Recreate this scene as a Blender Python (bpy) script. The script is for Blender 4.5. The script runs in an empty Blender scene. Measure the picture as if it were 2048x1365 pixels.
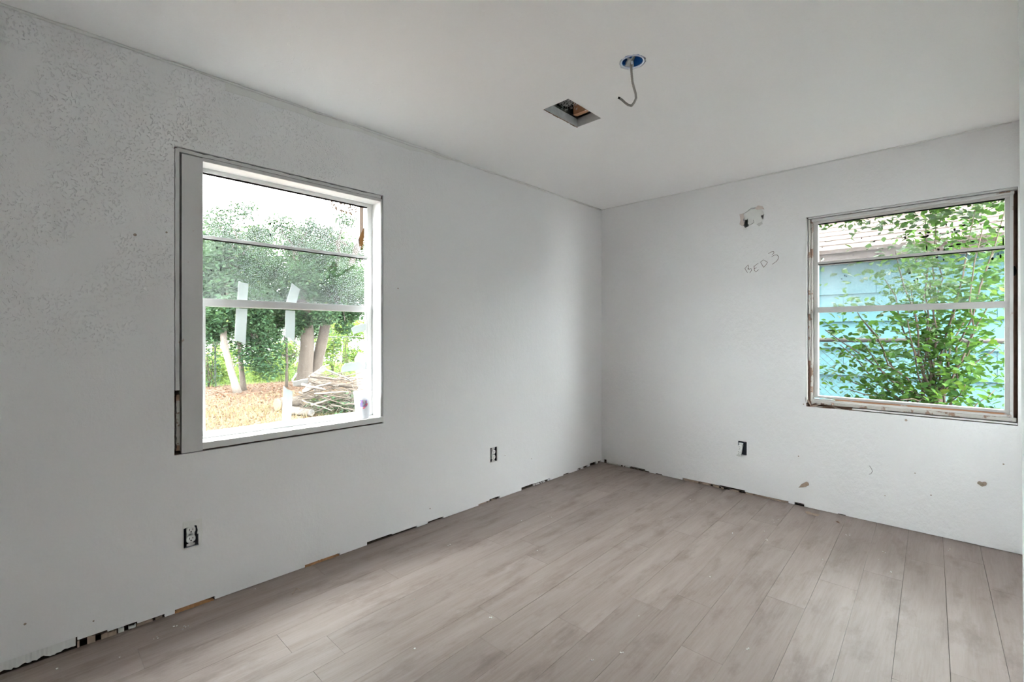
import bpy, bmesh, math, random
import numpy as np
from mathutils import Vector, Matrix, Euler

random.seed(7); rng = np.random.default_rng(7)
S = bpy.context.scene
COL = S.collection

# ------------------------------------------------------------------ camera, sky, sun, exposure
FPX, CX, HY, H = 940.0, 1024.0, 668.0, 2.44            # focal length in px, principal column, horizon row, room height
YAW = math.atan2(1924 - CX, FPX)
FW = np.array([-math.sin(YAW), math.cos(YAW), 0.0]); RT = np.array([math.cos(YAW), math.sin(YAW), 0.0])
HC = 257 / 505 * H; DC = FPX * H / 505; LC = (1203 - CX) / FPX * DC
CAM = -(DC * FW + LC * RT); CAM[2] = HC
def ray(x, y): return FW + (x - CX) / FPX * RT + np.array([0, 0, (HY - y) / FPX])
def at(x, y, d): return CAM + ray(x, y) * d
def on_z(x, y, z): r = ray(x, y); return CAM + r * ((z - CAM[2]) / r[2])
def on_y(x, y, yy): r = ray(x, y); return CAM + r * ((yy - CAM[1]) / r[1])
def on_x(x, y, xx): r = ray(x, y); return CAM + r * ((xx - CAM[0]) / r[0])
def pix(p):
    v = np.asarray(p, float) - CAM; d = v @ FW
    return CX + FPX * (v @ RT) / d, HY - FPX * v[..., 2] / d, d

cam_d = bpy.data.cameras.new('camera'); cam = bpy.data.objects.new('camera', cam_d); COL.objects.link(cam)
cam.location = CAM; cam.rotation_euler = (math.pi / 2, 0, YAW)
cam_d.sensor_width = 36; cam_d.lens = FPX / 2048 * 36; cam_d.shift_y = (HY - 682.5) / 2048
cam_d.clip_start = 0.02; cam_d.clip_end = 200
S.camera = cam

SKY_STRENGTH = 15.0
SUN_STRENGTH = 8.0
EXPOSURE = 2.0
w = bpy.data.worlds.new('sky'); S.world = w; w.use_nodes = True
bg = w.node_tree.nodes['Background']; bg.inputs[0].default_value = (0.93, 0.965, 1.0, 1); bg.inputs[1].default_value = SKY_STRENGTH
sun_d = bpy.data.lights.new('sun_offscreen', 'SUN'); sun_d.energy = SUN_STRENGTH; sun_d.angle = math.radians(0.6); sun_d.color = (1, 0.95, 0.86)
sun = bpy.data.objects.new('sun_offscreen', sun_d); COL.objects.link(sun)
SUN_DIR = Vector((0.45, -0.05, 0.89)).normalized()      # towards the sun: high over the house, along the end wall
sun.rotation_euler = SUN_DIR.to_track_quat('Z', 'Y').to_euler(); sun.location = (0, 0, 12)
S.view_settings.view_transform = 'Standard'; S.view_settings.look = 'None'
S.view_settings.exposure = EXPOSURE; S.view_settings.gamma = 1; S.view_settings.use_curve_mapping = False
cy = S.cycles
cy.max_bounces = 12; cy.diffuse_bounces = 8; cy.glossy_bounces = 3; cy.transmission_bounces = 6; cy.transparent_max_bounces = 16
cy.caustics_reflective = False; cy.caustics_refractive = False; cy.sample_clamp_indirect = 8
cy.use_denoising = True

# ------------------------------------------------------------------ materials
class NT:
    def __init__(s, name):
        s.m = bpy.data.materials.new(name); s.m.use_nodes = True; s.t = s.m.node_tree; s.t.nodes.clear()
        s.out = s.n('ShaderNodeOutputMaterial')
    def n(s, typ, **kw):
        nd = s.t.nodes.new(typ)
        for k, v in kw.items():
            if k.startswith('i_'):
                key = k[2:]; key = int(key) if key.isdigit() else key.replace('_', ' ')
                if hasattr(v, 'is_output') or isinstance(v, bpy.types.NodeSocket): s.t.links.new(v, nd.inputs[key])
                else: nd.inputs[key].default_value = v
            else: setattr(nd, k, v)
        return nd
    def l(s, a, b): s.t.links.new(a, b)
    def pos(s): return s.n('ShaderNodeNewGeometry').outputs['Position']
    def noise(s, vec, scale, detail=3, rough=.55):
        return s.n('ShaderNodeTexNoise', i_Vector=vec, i_Scale=scale, i_Detail=detail, i_Roughness=rough).outputs['Fac']
    def ramp(s, fac, stops):
        r = s.n('ShaderNodeValToRGB'); s.l(fac, r.inputs[0]); e = r.color_ramp.elements
        while len(e) < len(stops): e.new(0.5)
        for el, (p, c) in zip(e, stops):
            el.position = p; el.color = (c, c, c, 1) if not hasattr(c, '__len__') else (*c, 1)
        return r.outputs[0]
    def math(s, op, a, b=0.0, c=0.0, clamp=False):
        nd = s.n('ShaderNodeMath', operation=op, use_clamp=clamp)
        for i, v in enumerate((a, b, c)):
            if isinstance(v, bpy.types.NodeSocket): s.l(v, nd.inputs[i])
            else: nd.inputs[i].default_value = v
        return nd.outputs[0]
    def mixc(s, fac, a, b, blend='MIX'):
        nd = s.n('ShaderNodeMix', data_type='RGBA', blend_type=blend)
        for i, v in ((0, fac), (6, a), (7, b)):
            if isinstance(v, bpy.types.NodeSocket): s.l(v, nd.inputs[i])
            else: nd.inputs[i].default_value = v if not hasattr(v, '__len__') or len(v) == 4 else (*v, 1)
        return nd.outputs[2]
    def bsdf(s, color, rough=.6, spec=.3, metal=0., normal=None):
        b = s.n('ShaderNodeBsdfPrincipled')
        for k, v in (('Base Color', color), ('Roughness', rough), ('Specular IOR Level', spec), ('Metallic', metal)):
            if isinstance(v, bpy.types.NodeSocket): s.l(v, b.inputs[k])
            else: b.inputs[k].default_value = (*v, 1) if hasattr(v, '__len__') else v
        if normal is not None: s.l(normal, b.inputs['Normal'])
        s.l(b.outputs[0], s.out.inputs[0]); return b
    def bump(s, h, strength=.3, dist=.002):
        return s.n('ShaderNodeBump', i_Strength=strength, i_Distance=dist, i_Height=h).outputs[0]
    def scaled(s, vec, sc, rz=0.):
        return s.n('ShaderNodeMapping', i_Vector=vec, i_Scale=sc, i_Rotation=(0, 0, rz)).outputs[0]

def simple(name, col, rough=.6, spec=.3, metal=0., var=.12, scale=14., bump=.15, bdist=.001, stretch=(1, 1, 1)):
    t = NT(name); p = t.scaled(t.pos(), stretch)
    f = t.noise(p, scale, 5); c = t.mixc(f, tuple(x * (1 - var) for x in col), tuple(min(1, x * (1 + var)) for x in col))
    t.bsdf(c, rough, spec, metal, t.bump(t.noise(p, scale * 6, 3), bump, bdist) if bump else None); return t.m

M = {}
def wall_mat():
    t = NT('grey_wall_paint'); p = t.pos(); sp = t.n('ShaderNodeSeparateXYZ', i_0=p)
    big = t.noise(p, .9, 3); fine = t.noise(p, 75, 2); mid = t.noise(t.scaled(p, (1, 1, .6)), 30, 3, .6)
    # trowelled pits, denser high up on the long wall away from the corner
    my = t.n('ShaderNodeMapRange', i_Value=sp.outputs['Y'], i_1=-2.0, i_2=-3.7).outputs[0]
    mz = t.n('ShaderNodeMapRange', i_Value=sp.outputs['Z'], i_1=0.9, i_2=2.1).outputs[0]
    mask = t.math('MULTIPLY', my, mz)
    warped = t.n('ShaderNodeVectorMath', operation='ADD', i_0=p, i_1=t.n('ShaderNodeVectorMath', operation='SCALE', i_0=t.n('ShaderNodeTexNoise', i_Vector=p, i_Scale=18., i_Detail=2.).outputs['Color'], i_3=.05).outputs[0]).outputs[0]
    pits = t.ramp(t.noise(t.scaled(warped, (1, 1, .8)), 125, 2, .5), [(0, 0), (.36, 0), (.41, 1), (1, 1)])
    patch = t.ramp(t.noise(p, 5, 2), [(0, 0), (.38, .0), (.6, 1), (1, 1)])
    pitm = t.math('MULTIPLY', t.math('SUBTRACT', 1.0, pits), t.math('MULTIPLY', mask, patch))
    h = t.math('SUBTRACT', t.math('ADD', t.math('MULTIPLY', fine, .10), t.math('MULTIPLY', mid, t.n('ShaderNodeMapRange', i_Value=sp.outputs['Y'], i_1=-.03, i_2=-.01, i_3=.22, i_4=.75).outputs[0])), t.math('MULTIPLY', pitm, 1.1))
    c = t.mixc(big, (.750, .748, .750), (.795, .793, .795))
    t.bsdf(c, .62, .3, 0, t.bump(h, .9, .006)); return t.m
M['wall'] = wall_mat()
def ceil_mat():
    t = NT('white_ceiling_paint'); p = t.pos()
    c = t.mixc(t.noise(p, 1.2, 3), (.87, .87, .868), (.90, .90, .898))
    pits = t.ramp(t.noise(p, 42, 2), [(0, 0), (.30, 0), (.34, 1), (1, 1)])
    h = t.math('ADD', t.math('MULTIPLY', t.noise(p, 55, 2), .15), pits)
    t.bsdf(c, .7, .2, 0, t.bump(h, .3, .002)); return t.m
M['ceiling'] = ceil_mat()
def plank_mat():
    t = NT('grey_brown_vinyl_plank'); p = t.pos(); a = .035
    oi = t.n('ShaderNodeObjectInfo').outputs['Random']
    off = t.n('ShaderNodeCombineXYZ', i_X=t.math('MULTIPLY', oi, 37.), i_Y=t.math('MULTIPLY', oi, 91.), i_Z=0.).outputs[0]
    q = t.n('ShaderNodeVectorMath', operation='ADD', i_0=p, i_1=off).outputs[0]
    long1 = t.noise(t.scaled(q, (9, .9, 1), -a), 1.6, 5, .62)
    grain = t.noise(t.scaled(q, (60, 3.0, 1), -a), 2.2, 4, .65)
    blotch = t.noise(t.scaled(p, (1.6, .8, 1)), 1.7, 3)
    fleck = t.ramp(t.noise(t.scaled(q, (30, 12, 1), -a), 3, 4, .7), [(0, 0), (.62, 0), (.74, 1), (1, 1)])
    c = t.mixc(t.ramp(long1, [(.3, 0), (.72, 1)]), (.196, .149, .127), (.328, .270, .244))
    c = t.mixc(t.math('MULTIPLY', t.ramp(grain, [(.35, 0), (.7, 1)]), .38), c, (.365, .31, .287))
    c = t.mixc(t.math('MULTIPLY', fleck, .5), c, (.15, .115, .10))
    c = t.mixc(t.math('MULTIPLY', blotch, .35), c, (.318, .261, .236))
    smudge = t.ramp(t.noise(t.scaled(p, (4.5, 1.6, 1), -a), 1.9, 5, .65), [(0, 0), (.52, 0), (.70, 1), (1, 1)])
    c = t.mixc(t.math('MULTIPLY', smudge, .6), c, (.150, .112, .094))
    scuff = t.ramp(t.noise(t.scaled(p, (5, 3, 1)), 2.2, 6, .75), [(0, 0), (.62, 0), (.72, 1), (1, 1)])
    c = t.mixc(t.math('MULTIPLY', scuff, .3), c, (.42, .37, .34))
    hs = t.n('ShaderNodeHueSaturation', i_Saturation=1.0, i_Value=t.n('ShaderNodeMapRange', i_Value=oi, i_3=.93, i_4=1.07).outputs[0], i_Color=c)
    rr = t.n('ShaderNodeMapRange', i_Value=long1, i_3=.40, i_4=.58).outputs[0]
    t.bsdf(hs.outputs[0], rr, .28, 0, t.bump(grain, .12, .001)); return t.m
M['plank'] = plank_mat()
M['subfloor'] = simple('old_subfloor', (.10, .08, .065), .9, .1)
M['trim'] = simple('old_white_trim_paint', (.70, .695, .68), .5, .35, var=.08, scale=9, bump=.3)
def chipped(name, paint, under, thr, stretch=(1, 1, 1), sc=11.):
    t = NT(name); p = t.scaled(t.pos(), stretch)
    f = t.ramp(t.noise(p, sc, 5, .65), [(0, 0), (thr, 0), (thr + .03, 1), (1, 1)])
    c = t.mixc(f, under, paint); t.bsdf(c, .6, .25, 0, t.bump(f, .5, .0015)); return t.m
M['trim_grey'] = chipped('grey_trim_paint_chipped', (.56, .555, .545), (.44, .36, .31), .33, sc=9)
M['trim_worn'] = chipped('worn_trim_paint', (.47, .45, .42), (.26, .17, .125), .43, sc=12)
M['bare_wood'] = chipped('bare_orange_wood', (.42, .22, .125), (.50, .42, .37), .40, (1, 1, 1), 18)
M['brown_wood'] = simple('aged_brown_wood', (.20, .12, .085), .8, .15, var=.4, scale=20)
M['dark_wood'] = simple('old_stud_wood', (.10, .07, .052), .9, .1, var=.4)
M['orange_wood'] = simple('exposed_orange_plate', (.42, .23, .11), .8, .15, var=.4, scale=30)
M['alu'] = simple('painted_aluminium', (.50, .49, .475), .42, .45, var=.06, scale=10, bump=.1)
M['alu_white'] = simple('white_window_metal', (.78, .78, .775), .4, .45, var=.05, scale=10, bump=.1)
M['plaster'] = simple('white_plaster', (.72, .72, .70), .8, .2, var=.06, scale=20, bump=.4, bdist=.002)
M['pink_paper'] = simple('torn_pinkish_paper', (.60, .52, .49), .85, .1, var=.1, scale=40, bump=.4)
M['black'] = simple('black_void', (.008, .008, .009), .9, .05, bump=0)
M['galv'] = simple('galvanised_sheet', (.62, .62, .62), .55, .4, .1, var=.3, scale=30)
M['box_plastic'] = simple('dark_blue_box_plastic', (.035, .04, .06), .5, .3, var=.2, scale=30)
M['insul'] = simple('black_duct_liner', (.05, .05, .05), .8, .2, var=.9, scale=90, bump=1., bdist=.006)
M['blue'] = simple('blue_plastic_box', (.016, .15, .46), .4, .4, var=.25, scale=30)
M['outlet'] = simple('white_outlet_plastic', (.74, .74, .72), .4, .4, var=.06)
M['steel'] = simple('paint_spattered_steel', (.55, .55, .54), .5, .4, .3, var=.2, scale=60)
M['cable'] = simple('grey_armoured_cable', (.36, .345, .32), .5, .4, .2, var=.3, scale=160, bump=.6)
def tape_mat():
    t = NT('white_masking_tape'); c = t.mixc(t.noise(t.pos(), 60, 4), (.74, .78, .76), (.82, .85, .84))
    mx = t.n('ShaderNodeMixShader', i_0=.5, i_1=t.n('ShaderNodeBsdfDiffuse', i_Color=c).outputs[0], i_2=t.n('ShaderNodeBsdfTranslucent', i_Color=(.33, .345, .34, 1)).outputs[0]); t.l(mx.outputs[0], t.out.inputs[0]); return t.m
M['tape'] = tape_mat()
M['writing'] = simple('brown_marker', (.10, .045, .035), .8, .1, var=.5, scale=90, bump=0)
M['mud'] = simple('dried_mud', (.33, .27, .22), .9, .1, var=.3, scale=90, bump=.8)
M['paperchip'] = simple('brown_paper_chip', (.36, .28, .225), .85, .1, var=.2, scale=60)
M['door'] = simple('grey_door_paint', (.40, .415, .40), .5, .3, var=.05)
M['bark'] = simple('grey_brown_bark', (0.055, 0.045, 0.037), .9, .05, var=.5, scale=9, bump=1., bdist=.02, stretch=(3, 3, .7))
M['bark_light'] = simple('pale_bark', (0.085, 0.072, 0.061), .9, .05, var=.4, scale=8, bump=.8, bdist=.02, stretch=(3, 3, .7))
M['stem'] = simple('shrub_stem', (0.05, 0.038, 0.03), .8, .05, var=.4, scale=30)
M['weathered'] = simple('weathered_board', (0.115, 0.11, 0.104), .85, .05, var=.3, scale=12, stretch=(1, 1, 1))
M['sawn'] = simple('orange_sawn_wood', (.13, .066, .034), .85, .05, var=.35, scale=22)
M['plywood'] = simple('weathered_plywood', (0.14, 0.116, 0.102), .85, .05, var=.3, scale=6, stretch=(3, 3, .5))
M['fence'] = simple('rusty_galvanised_wire', (0.05, 0.05, 0.048), .6, .05, .1, var=.3)
M['rail'] = simple('weathered_fence_rail', (0.04, 0.037, 0.035), .8, .05, var=.6, scale=14)
M['teal'] = simple('teal_siding_paint', (0.042, 0.088, 0.098), .6, .05, var=.07, scale=5, bump=.3)
M['roof'] = simple('brown_roof_shingle', (0.045, 0.036, 0.032), .9, .0, var=.35, scale=11, bump=.6, bdist=.004, stretch=(1, 6, 6))
M['pale_house'] = simple('pale_house_siding', (0.42, 0.42, 0.43), .7, .05, var=.05)
M['ext'] = simple('exterior_siding', (.55, .55, .53), .8, .2)
M['pink_edge'] = simple('pink_trim', (.5, .36, .34), .7, .2)

def leaf_mat(name, dark, light, trans=.35, rough=.4, spec=.06):
    t = NT(name); g = t.n('ShaderNodeNewGeometry'); oi = t.n('ShaderNodeObjectInfo')
    r = t.math('FRACT', t.math('ADD', g.outputs['Random Per Island'], oi.outputs['Random']))
    c = t.ramp(r, [(0, dark), (.75, light), (.96, tuple(min(1, x * 1.25) for x in light)), (1, (light[0] * 2.2, light[1] * 1.5, light[2]))])
    b = t.n('ShaderNodeBsdfPrincipled', i_Base_Color=c, i_Roughness=rough); b.inputs['Specular IOR Level'].default_value = spec
    tr = t.n('ShaderNodeBsdfTranslucent', i_Color=t.mixc(.5, c, (light[0] * 1.6, light[1] * 1.5, light[2] * .5)))
    mx = t.n('ShaderNodeMixShader', i_0=trans, i_1=b.outputs[0], i_2=tr.outputs[0]); t.l(mx.outputs[0], t.out.inputs[0]); return t.m
M['leaf_shrub'] = leaf_mat('shrub_leaf', (0.009, 0.024, 0.008), (0.032, 0.068, 0.016), .34, .38, .02)
M['leaf_tree'] = leaf_mat('tree_leaf', (0.01, 0.022, 0.013), (0.032, 0.06, 0.029), .3, .5)
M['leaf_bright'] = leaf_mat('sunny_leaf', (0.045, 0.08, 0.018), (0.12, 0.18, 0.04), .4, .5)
M['leaf_dry'] = leaf_mat('dry_leaf', (0.034, 0.02, 0.0135), (0.105, 0.058, 0.038), .1, .8)
M['grass_dry'] = leaf_mat('dry_grass', (0.038, 0.032, 0.018), (0.105, 0.086, 0.052), .2, .8)
M['grass'] = leaf_mat('green_grass', (0.045, 0.075, 0.018), (0.1, 0.145, 0.036), .3, .7)
def ground_mat():
    t = NT('leaf_litter_soil'); p = t.pos()
    c = t.mixc(t.noise(p, 14, 5, .7), (.024, .017, .012), (.085, .058, .041))
    c2 = t.mixc(t.noise(p, 20, 4), (.045, .075, .018), (.10, .145, .04))
    sx = t.n('ShaderNodeSeparateXYZ', i_0=p).outputs['X']
    far = t.n('ShaderNodeMapRange', i_Value=t.math('ADD', sx, t.math('MULTIPLY', t.noise(p, .8, 2), 1.5)), i_1=-13.2, i_2=-14.2).outputs[0]
    t.bsdf(t.mixc(far, c, c2), .95, .03, 0, t.bump(t.noise(p, 40, 4), .6, .03)); return t.m
M['ground'] = ground_mat()

def glass_mat(name, dirty):
    t = NT(name)
    fr = t.n('ShaderNodeFresnel', i_IOR=1.45).outputs[0]
    clear = t.n('ShaderNodeMixShader', i_0=t.math('MULTIPLY', fr, .2), i_1=t.n('ShaderNodeBsdfTransparent', i_Color=(.95, .97, .96, 1)).outputs[0],
                i_2=t.n('ShaderNodeBsdfGlossy', i_Roughness=.03, i_Color=(.9, .9, .9, 1)).outputs[0])
    if not dirty: t.l(clear.outputs[0], t.out.inputs[0]); return t.m
    p = t.pos()
    d = t.n('ShaderNodeAttribute', attribute_name='dirt').outputs['Fac']; st = t.n('ShaderNodeAttribute', attribute_name='stain').outputs['Fac']
    nz = t.n('ShaderNodeMapRange', i_Value=t.noise(p, 9, 5, .6), i_1=.3, i_2=.7, i_3=.72, i_4=1.22).outputs[0]
    vor = t.n('ShaderNodeTexVoronoi', i_Vector=p, i_Scale=150., i_Randomness=1.)
    spk = t.math('MULTIPLY', t.math('LESS_THAN', vor.outputs['Distance'], .27), t.math('GREATER_THAN', t.noise(p, 70, 2), .53))
    d = t.math('MULTIPLY', d, .5)
    fac = t.math('ADD', t.math('MULTIPLY', d, nz), t.math('MULTIPLY', spk, t.math('MULTIPLY', t.math('MINIMUM', t.math('MULTIPLY', d, 2.), .7), .16)), clamp=True)
    fac = t.math('MAXIMUM', fac, t.math('MINIMUM', t.math('MULTIPLY', st, 1.6), .995))
    col = t.mixc(t.math('MINIMUM', t.math('MULTIPLY', st, 3.), 1.), (.80, .83, .86), (.026, .013, .005))
    film = t.n('ShaderNodeMixShader', i_0=.62, i_1=t.n('ShaderNodeBsdfDiffuse', i_Color=col).outputs[0], i_2=t.n('ShaderNodeBsdfTranslucent', i_Color=col).outputs[0])
    mx = t.n('ShaderNodeMixShader', i_0=fac, i_1=clear.outputs[0], i_2=film.outputs[0]); t.l(mx.outputs[0], t.out.inputs[0]); return t.m
M['glass'] = glass_mat('clear_window_glass', False)
M['glass_dirty'] = glass_mat('dirty_window_glass', True)
def cup_mat():
    t = NT('translucent_white_cup')
    b = t.n('ShaderNodeBsdfPrincipled', i_Base_Color=(.80, .80, .81, 1), i_Roughness=.35)
    tr = t.n('ShaderNodeBsdfTranslucent', i_Color=(.55, .55, .57, 1)); tp = t.n('ShaderNodeBsdfTransparent')
    m1 = t.n('ShaderNodeMixShader', i_0=.5, i_1=b.outputs[0], i_2=tr.outputs[0])
    m2 = t.n('ShaderNodeMixShader', i_0=.12, i_1=m1.outputs[0], i_2=tp.outputs[0]); t.l(m2.outputs[0], t.out.inputs[0]); return t.m
M['cup'] = cup_mat()
M['print_purple'] = simple('purple_print', (.36, .28, .62), .5, .3, var=.3, scale=120, bump=0)
M['print_red'] = simple('red_print', (.80, .20, .26), .5, .3, var=.3, scale=120, bump=0)
M['print_pale'] = simple('pale_print', (.75, .80, .88), .5, .3, var=.1, scale=120, bump=0)

# ------------------------------------------------------------------ mesh helpers
def props(o, label=None, cat=None, group=None, kind=None):
    for k, v in (('label', label), ('category', cat), ('group', group), ('kind', kind)):
        if v: o[k] = v
    return o
def empty(name, loc=(0, 0, 0), rz=0., label=None, cat=None, group=None, kind=None):
    o = bpy.data.objects.new(name, None); COL.objects.link(o); o.location = loc; o.rotation_euler = (0, 0, rz); o.empty_display_size = .1
    return props(o, label, cat, group, kind)
def link(name, me, mat, parent=None):
    o = bpy.data.objects.new(name, me); COL.objects.link(o)
    if mat is not None and not me.materials: me.materials.append(mat)
    if parent is not None:
        o.parent = parent
        o.matrix_parent_inverse = Matrix.LocRotScale(parent.location, parent.rotation_euler, parent.scale).inverted() if parent.parent is None else (parent.parent.matrix_parent_inverse.copy() if False else Matrix.Identity(4))
    return o
LEFT = lambda u, v, w: (w, u, v)          # u along the long wall (y), v up, w into the room
BACK = lambda u, v, w: (u, -w, v)         # u along the end wall (x)
FLAT = lambda u, v, w: (u, v, w)
CEIL = lambda u, v, w: (u, v, H - w)      # w down from the ceiling
class MB:
    def __init__(s, f=FLAT): s.v = []; s.f = []; s.fn = f
    def add(s, vs, fs):
        b = len(s.v); s.v += [s.fn(*p) for p in vs]; s.f += [tuple(b + i for i in q) for q in fs]; return s
    def box(s, u0, u1, v0, v1, w0, w1, jit=0.):
        j = lambda: random.uniform(-jit, jit) if jit else 0
        vs = [(u + j(), v + j(), q + j()) for q in (w0, w1) for u, v in ((u0, v0), (u1, v0), (u1, v1), (u0, v1))]
        return s.add(vs, [(3, 2, 1, 0), (4, 5, 6, 7), (0, 1, 5, 4), (1, 2, 6, 5), (2, 3, 7, 6), (3, 0, 4, 7)])
    def prism(s, poly, w0, w1):
        n = len(poly); vs = [(u, v, w0) for u, v in poly] + [(u, v, w1) for u, v in poly]
        return s.add(vs, [tuple(range(n - 1, -1, -1)), tuple(range(n, 2 * n))] + [(i, (i + 1) % n, n + (i + 1) % n, n + i) for i in range(n)])
    def tube(s, pts, rad, sides=6, caps=True):
        pts = [Vector(p) for p in pts]; n = len(pts)
        rad = rad if hasattr(rad, '__len__') else [rad] * n
        vs = []; prev = None
        for i, p in enumerate(pts):
            d = (pts[min(i + 1, n - 1)] - pts[max(i - 1, 0)]).normalized()
            a = prev if prev is not None else (Vector((0, 0, 1)) if abs(d.z) < .9 else Vector((1, 0, 0)))
            a = (a - d * a.dot(d)).normalized(); prev = a; b = d.cross(a)
            for k in range(sides):
                t = 2 * math.pi * k / sides; vs.append(tuple(p + (a * math.cos(t) + b * math.sin(t)) * rad[i]))
        fs = [(i * sides + k, i * sides + (k + 1) % sides, (i + 1) * sides + (k + 1) % sides, (i + 1) * sides + k) for i in range(n - 1) for k in range(sides)]
        if caps: fs += [tuple(range(sides - 1, -1, -1)), tuple((n - 1) * sides + k for k in range(sides))]
        return s.add(vs, fs)
    def lathe(s, prof, c=(0, 0, 0), sides=32):
        n = len(prof); vs = [(c[0] + r * math.cos(2 * math.pi * k / sides), c[1] + r * math.sin(2 * math.pi * k / sides), c[2] + z) for k in range(sides) for r, z in prof]
        fs = [(k * n + i, ((k + 1) % sides) * n + i, ((k + 1) % sides) * n + i + 1, k * n + i + 1) for k in range(sides) for i in range(n - 1)]
        return s.add(vs, fs)
    def slab(s, us, vs, inside, w0, w1):
        """rectangular-cell slab; inside(u, v) says whether a cell is solid"""
        nu, nv = len(us) - 1, len(vs) - 1
        ok = [[inside((us[i] + us[i + 1]) / 2, (vs[j] + vs[j + 1]) / 2) for j in range(nv)] for i in range(nu)]
        idx = {}; V = []; F = []
        def vid(i, j, k):
            if (i, j, k) not in idx: idx[(i, j, k)] = len(V); V.append((us[i], vs[j], (w0, w1)[k]))
            return idx[(i, j, k)]
        q = lambda i, j: 0 <= i < nu and 0 <= j < nv and ok[i][j]
        for i in range(nu):
            for j in range(nv):
                if not ok[i][j]: continue
                F.append([vid(i, j, 1), vid(i + 1, j, 1), vid(i + 1, j + 1, 1), vid(i, j + 1, 1)])
                F.append([vid(i, j + 1, 0), vid(i + 1, j + 1, 0), vid(i + 1, j, 0), vid(i, j, 0)])
                if not q(i - 1, j): F.append([vid(i, j, 0), vid(i, j, 1), vid(i, j + 1, 1), vid(i, j + 1, 0)])
                if not q(i + 1, j): F.append([vid(i + 1, j, 0), vid(i + 1, j + 1, 0), vid(i + 1, j + 1, 1), vid(i + 1, j, 1)])
                if not q(i, j - 1): F.append([vid(i, j, 0), vid(i + 1, j, 0), vid(i + 1, j, 1), vid(i, j, 1)])
                if not q(i, j + 1): F.append([vid(i, j + 1, 0), vid(i, j + 1, 1), vid(i + 1, j + 1, 1), vid(i + 1, j + 1, 0)])
        return s.add(V, F)
    def ring(s, c, half, poly, w0, w1):
        """fills the square cell round a hole whose outline is poly (star-shaped about c), with the hole's edge"""
        n = len(poly); sq = []
        for (u, v) in poly:
            du, dv = u - c[0], v - c[1]; k = half / max(abs(du), abs(dv)); sq.append((c[0] + du * k, c[1] + dv * k))
        # pull the nearest samples to the true corners
        for cu in (-1, 1):
            for cv in (-1, 1):
                q = (c[0] + cu * half, c[1] + cv * half); i = min(range(n), key=lambda k: (sq[k][0] - q[0]) ** 2 + (sq[k][1] - q[1]) ** 2); sq[i] = q
        vs = [(u, v, w1) for u, v in sq] + [(u, v, w1) for u, v in poly] + [(u, v, w0) for u, v in poly]
        fs = []
        for i in range(n):
            j = (i + 1) % n; fs += [(i, j, n + j, n + i), (n + i, n + j, 2 * n + j, 2 * n + i)]
        return s.add(vs, fs)
    def build(s, name, mat, parent=None, recalc=True, smooth=False, bevel=0., kind=None):
        me = bpy.data.meshes.new(name); me.from_pydata(s.v, [], s.f)
        if recalc or bevel:
            bm = bmesh.new(); bm.from_mesh(me)
            if bevel:
                es = [e for e in bm.edges if len(e.link_faces) == 2 and e.calc_face_angle(0) > .5]
                bmesh.ops.bevel(bm, geom=es, offset=bevel, segments=2, affect='EDGES', clamp_overlap=True)
            bmesh.ops.recalc_face_normals(bm, faces=bm.faces); bm.to_mesh(me); bm.free()
        if smooth: me.shade_smooth()
        o = link(name, me, M[mat] if isinstance(mat, str) else mat, parent)
        if kind: o['kind'] = kind
        return o

def ragged(c, ru, rv, n, amp, seed):
    r = random.Random(seed)
    return [(c[0] + ru * (1 + r.uniform(-amp, amp)) * math.cos(2 * math.pi * k / n), c[1] + rv * (1 + r.uniform(-amp, amp)) * math.sin(2 * math.pi * k / n)) for k in range(n)]

# ------------------------------------------------------------------ room shell
RX, RY = 2.761, -4.9                      # right wall, rear wall
TH = .13
FLOOR_DIR = .035                          # planks run a couple of degrees off the long wall
floor = MB().box(-TH, RX + TH, RY - TH, TH, -.10, -.009).build('floor', 'subfloor'); floor['kind'] = 'structure'
PW, PL = .159, 1.22
row_y = {-1: -2.797, 0: -2.342, 1: -2.558, 2: -1.93, 3: -3.011, 4: -3.136, 5: -2.441, 6: -2.58, 7: -2.251, 8: -.67, 9: -1.72, 10: -2.06, 11: -1.435, 12: -1.088, 13: -.821, 14: -.488, 15: -.302, 16: -.62, 17: -1.0, 18: -.4}
def clip(poly, lo, hi):
    for ax in (0, 1):
        for val, sg in ((lo[ax], 1), (hi[ax], -1)):
            out = []
            for i in range(len(poly)):
                a, b = poly[i], poly[(i + 1) % len(poly)]; ia, ib = sg * (a[ax] - val) >= 0, sg * (b[ax] - val) >= 0
                if ia: out.append(a)
                if ia != ib:
                    t = (val - a[ax]) / (b[ax] - a[ax]); out.append((a[0] + t * (b[0] - a[0]), a[1] + t * (b[1] - a[1])))
            poly = out
            if not poly: return []
    return poly
for k in range(-2, 19):
    y0 = row_y.get(k, -1.5)
    for j in range(-5, 6):
        ya, yb = y0 + j * PL, y0 + (j + 1) * PL
        if yb < RY - .02 or ya > .02: continue
        g = .0009 if random.random() < .72 else .0016
        ge = .0012
        L0, L1 = .082 + PW * k + g / 2, .082 + PW * (k + 1) - g / 2
        skew = lambda u, y: (u - FLOOR_DIR * (y + 1), y)
        poly = clip([skew(L0, ya + ge / 2), skew(L1, ya + ge / 2), skew(L1, yb - ge / 2), skew(L0, yb - ge / 2)], (-.012, RY - .012), (RX + .012, .012))
        if len(poly) < 3: continue
        dz = random.uniform(-.0006, .0)
        MB().prism(poly, -.009, dz).build('plank', 'plank', floor)

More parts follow.
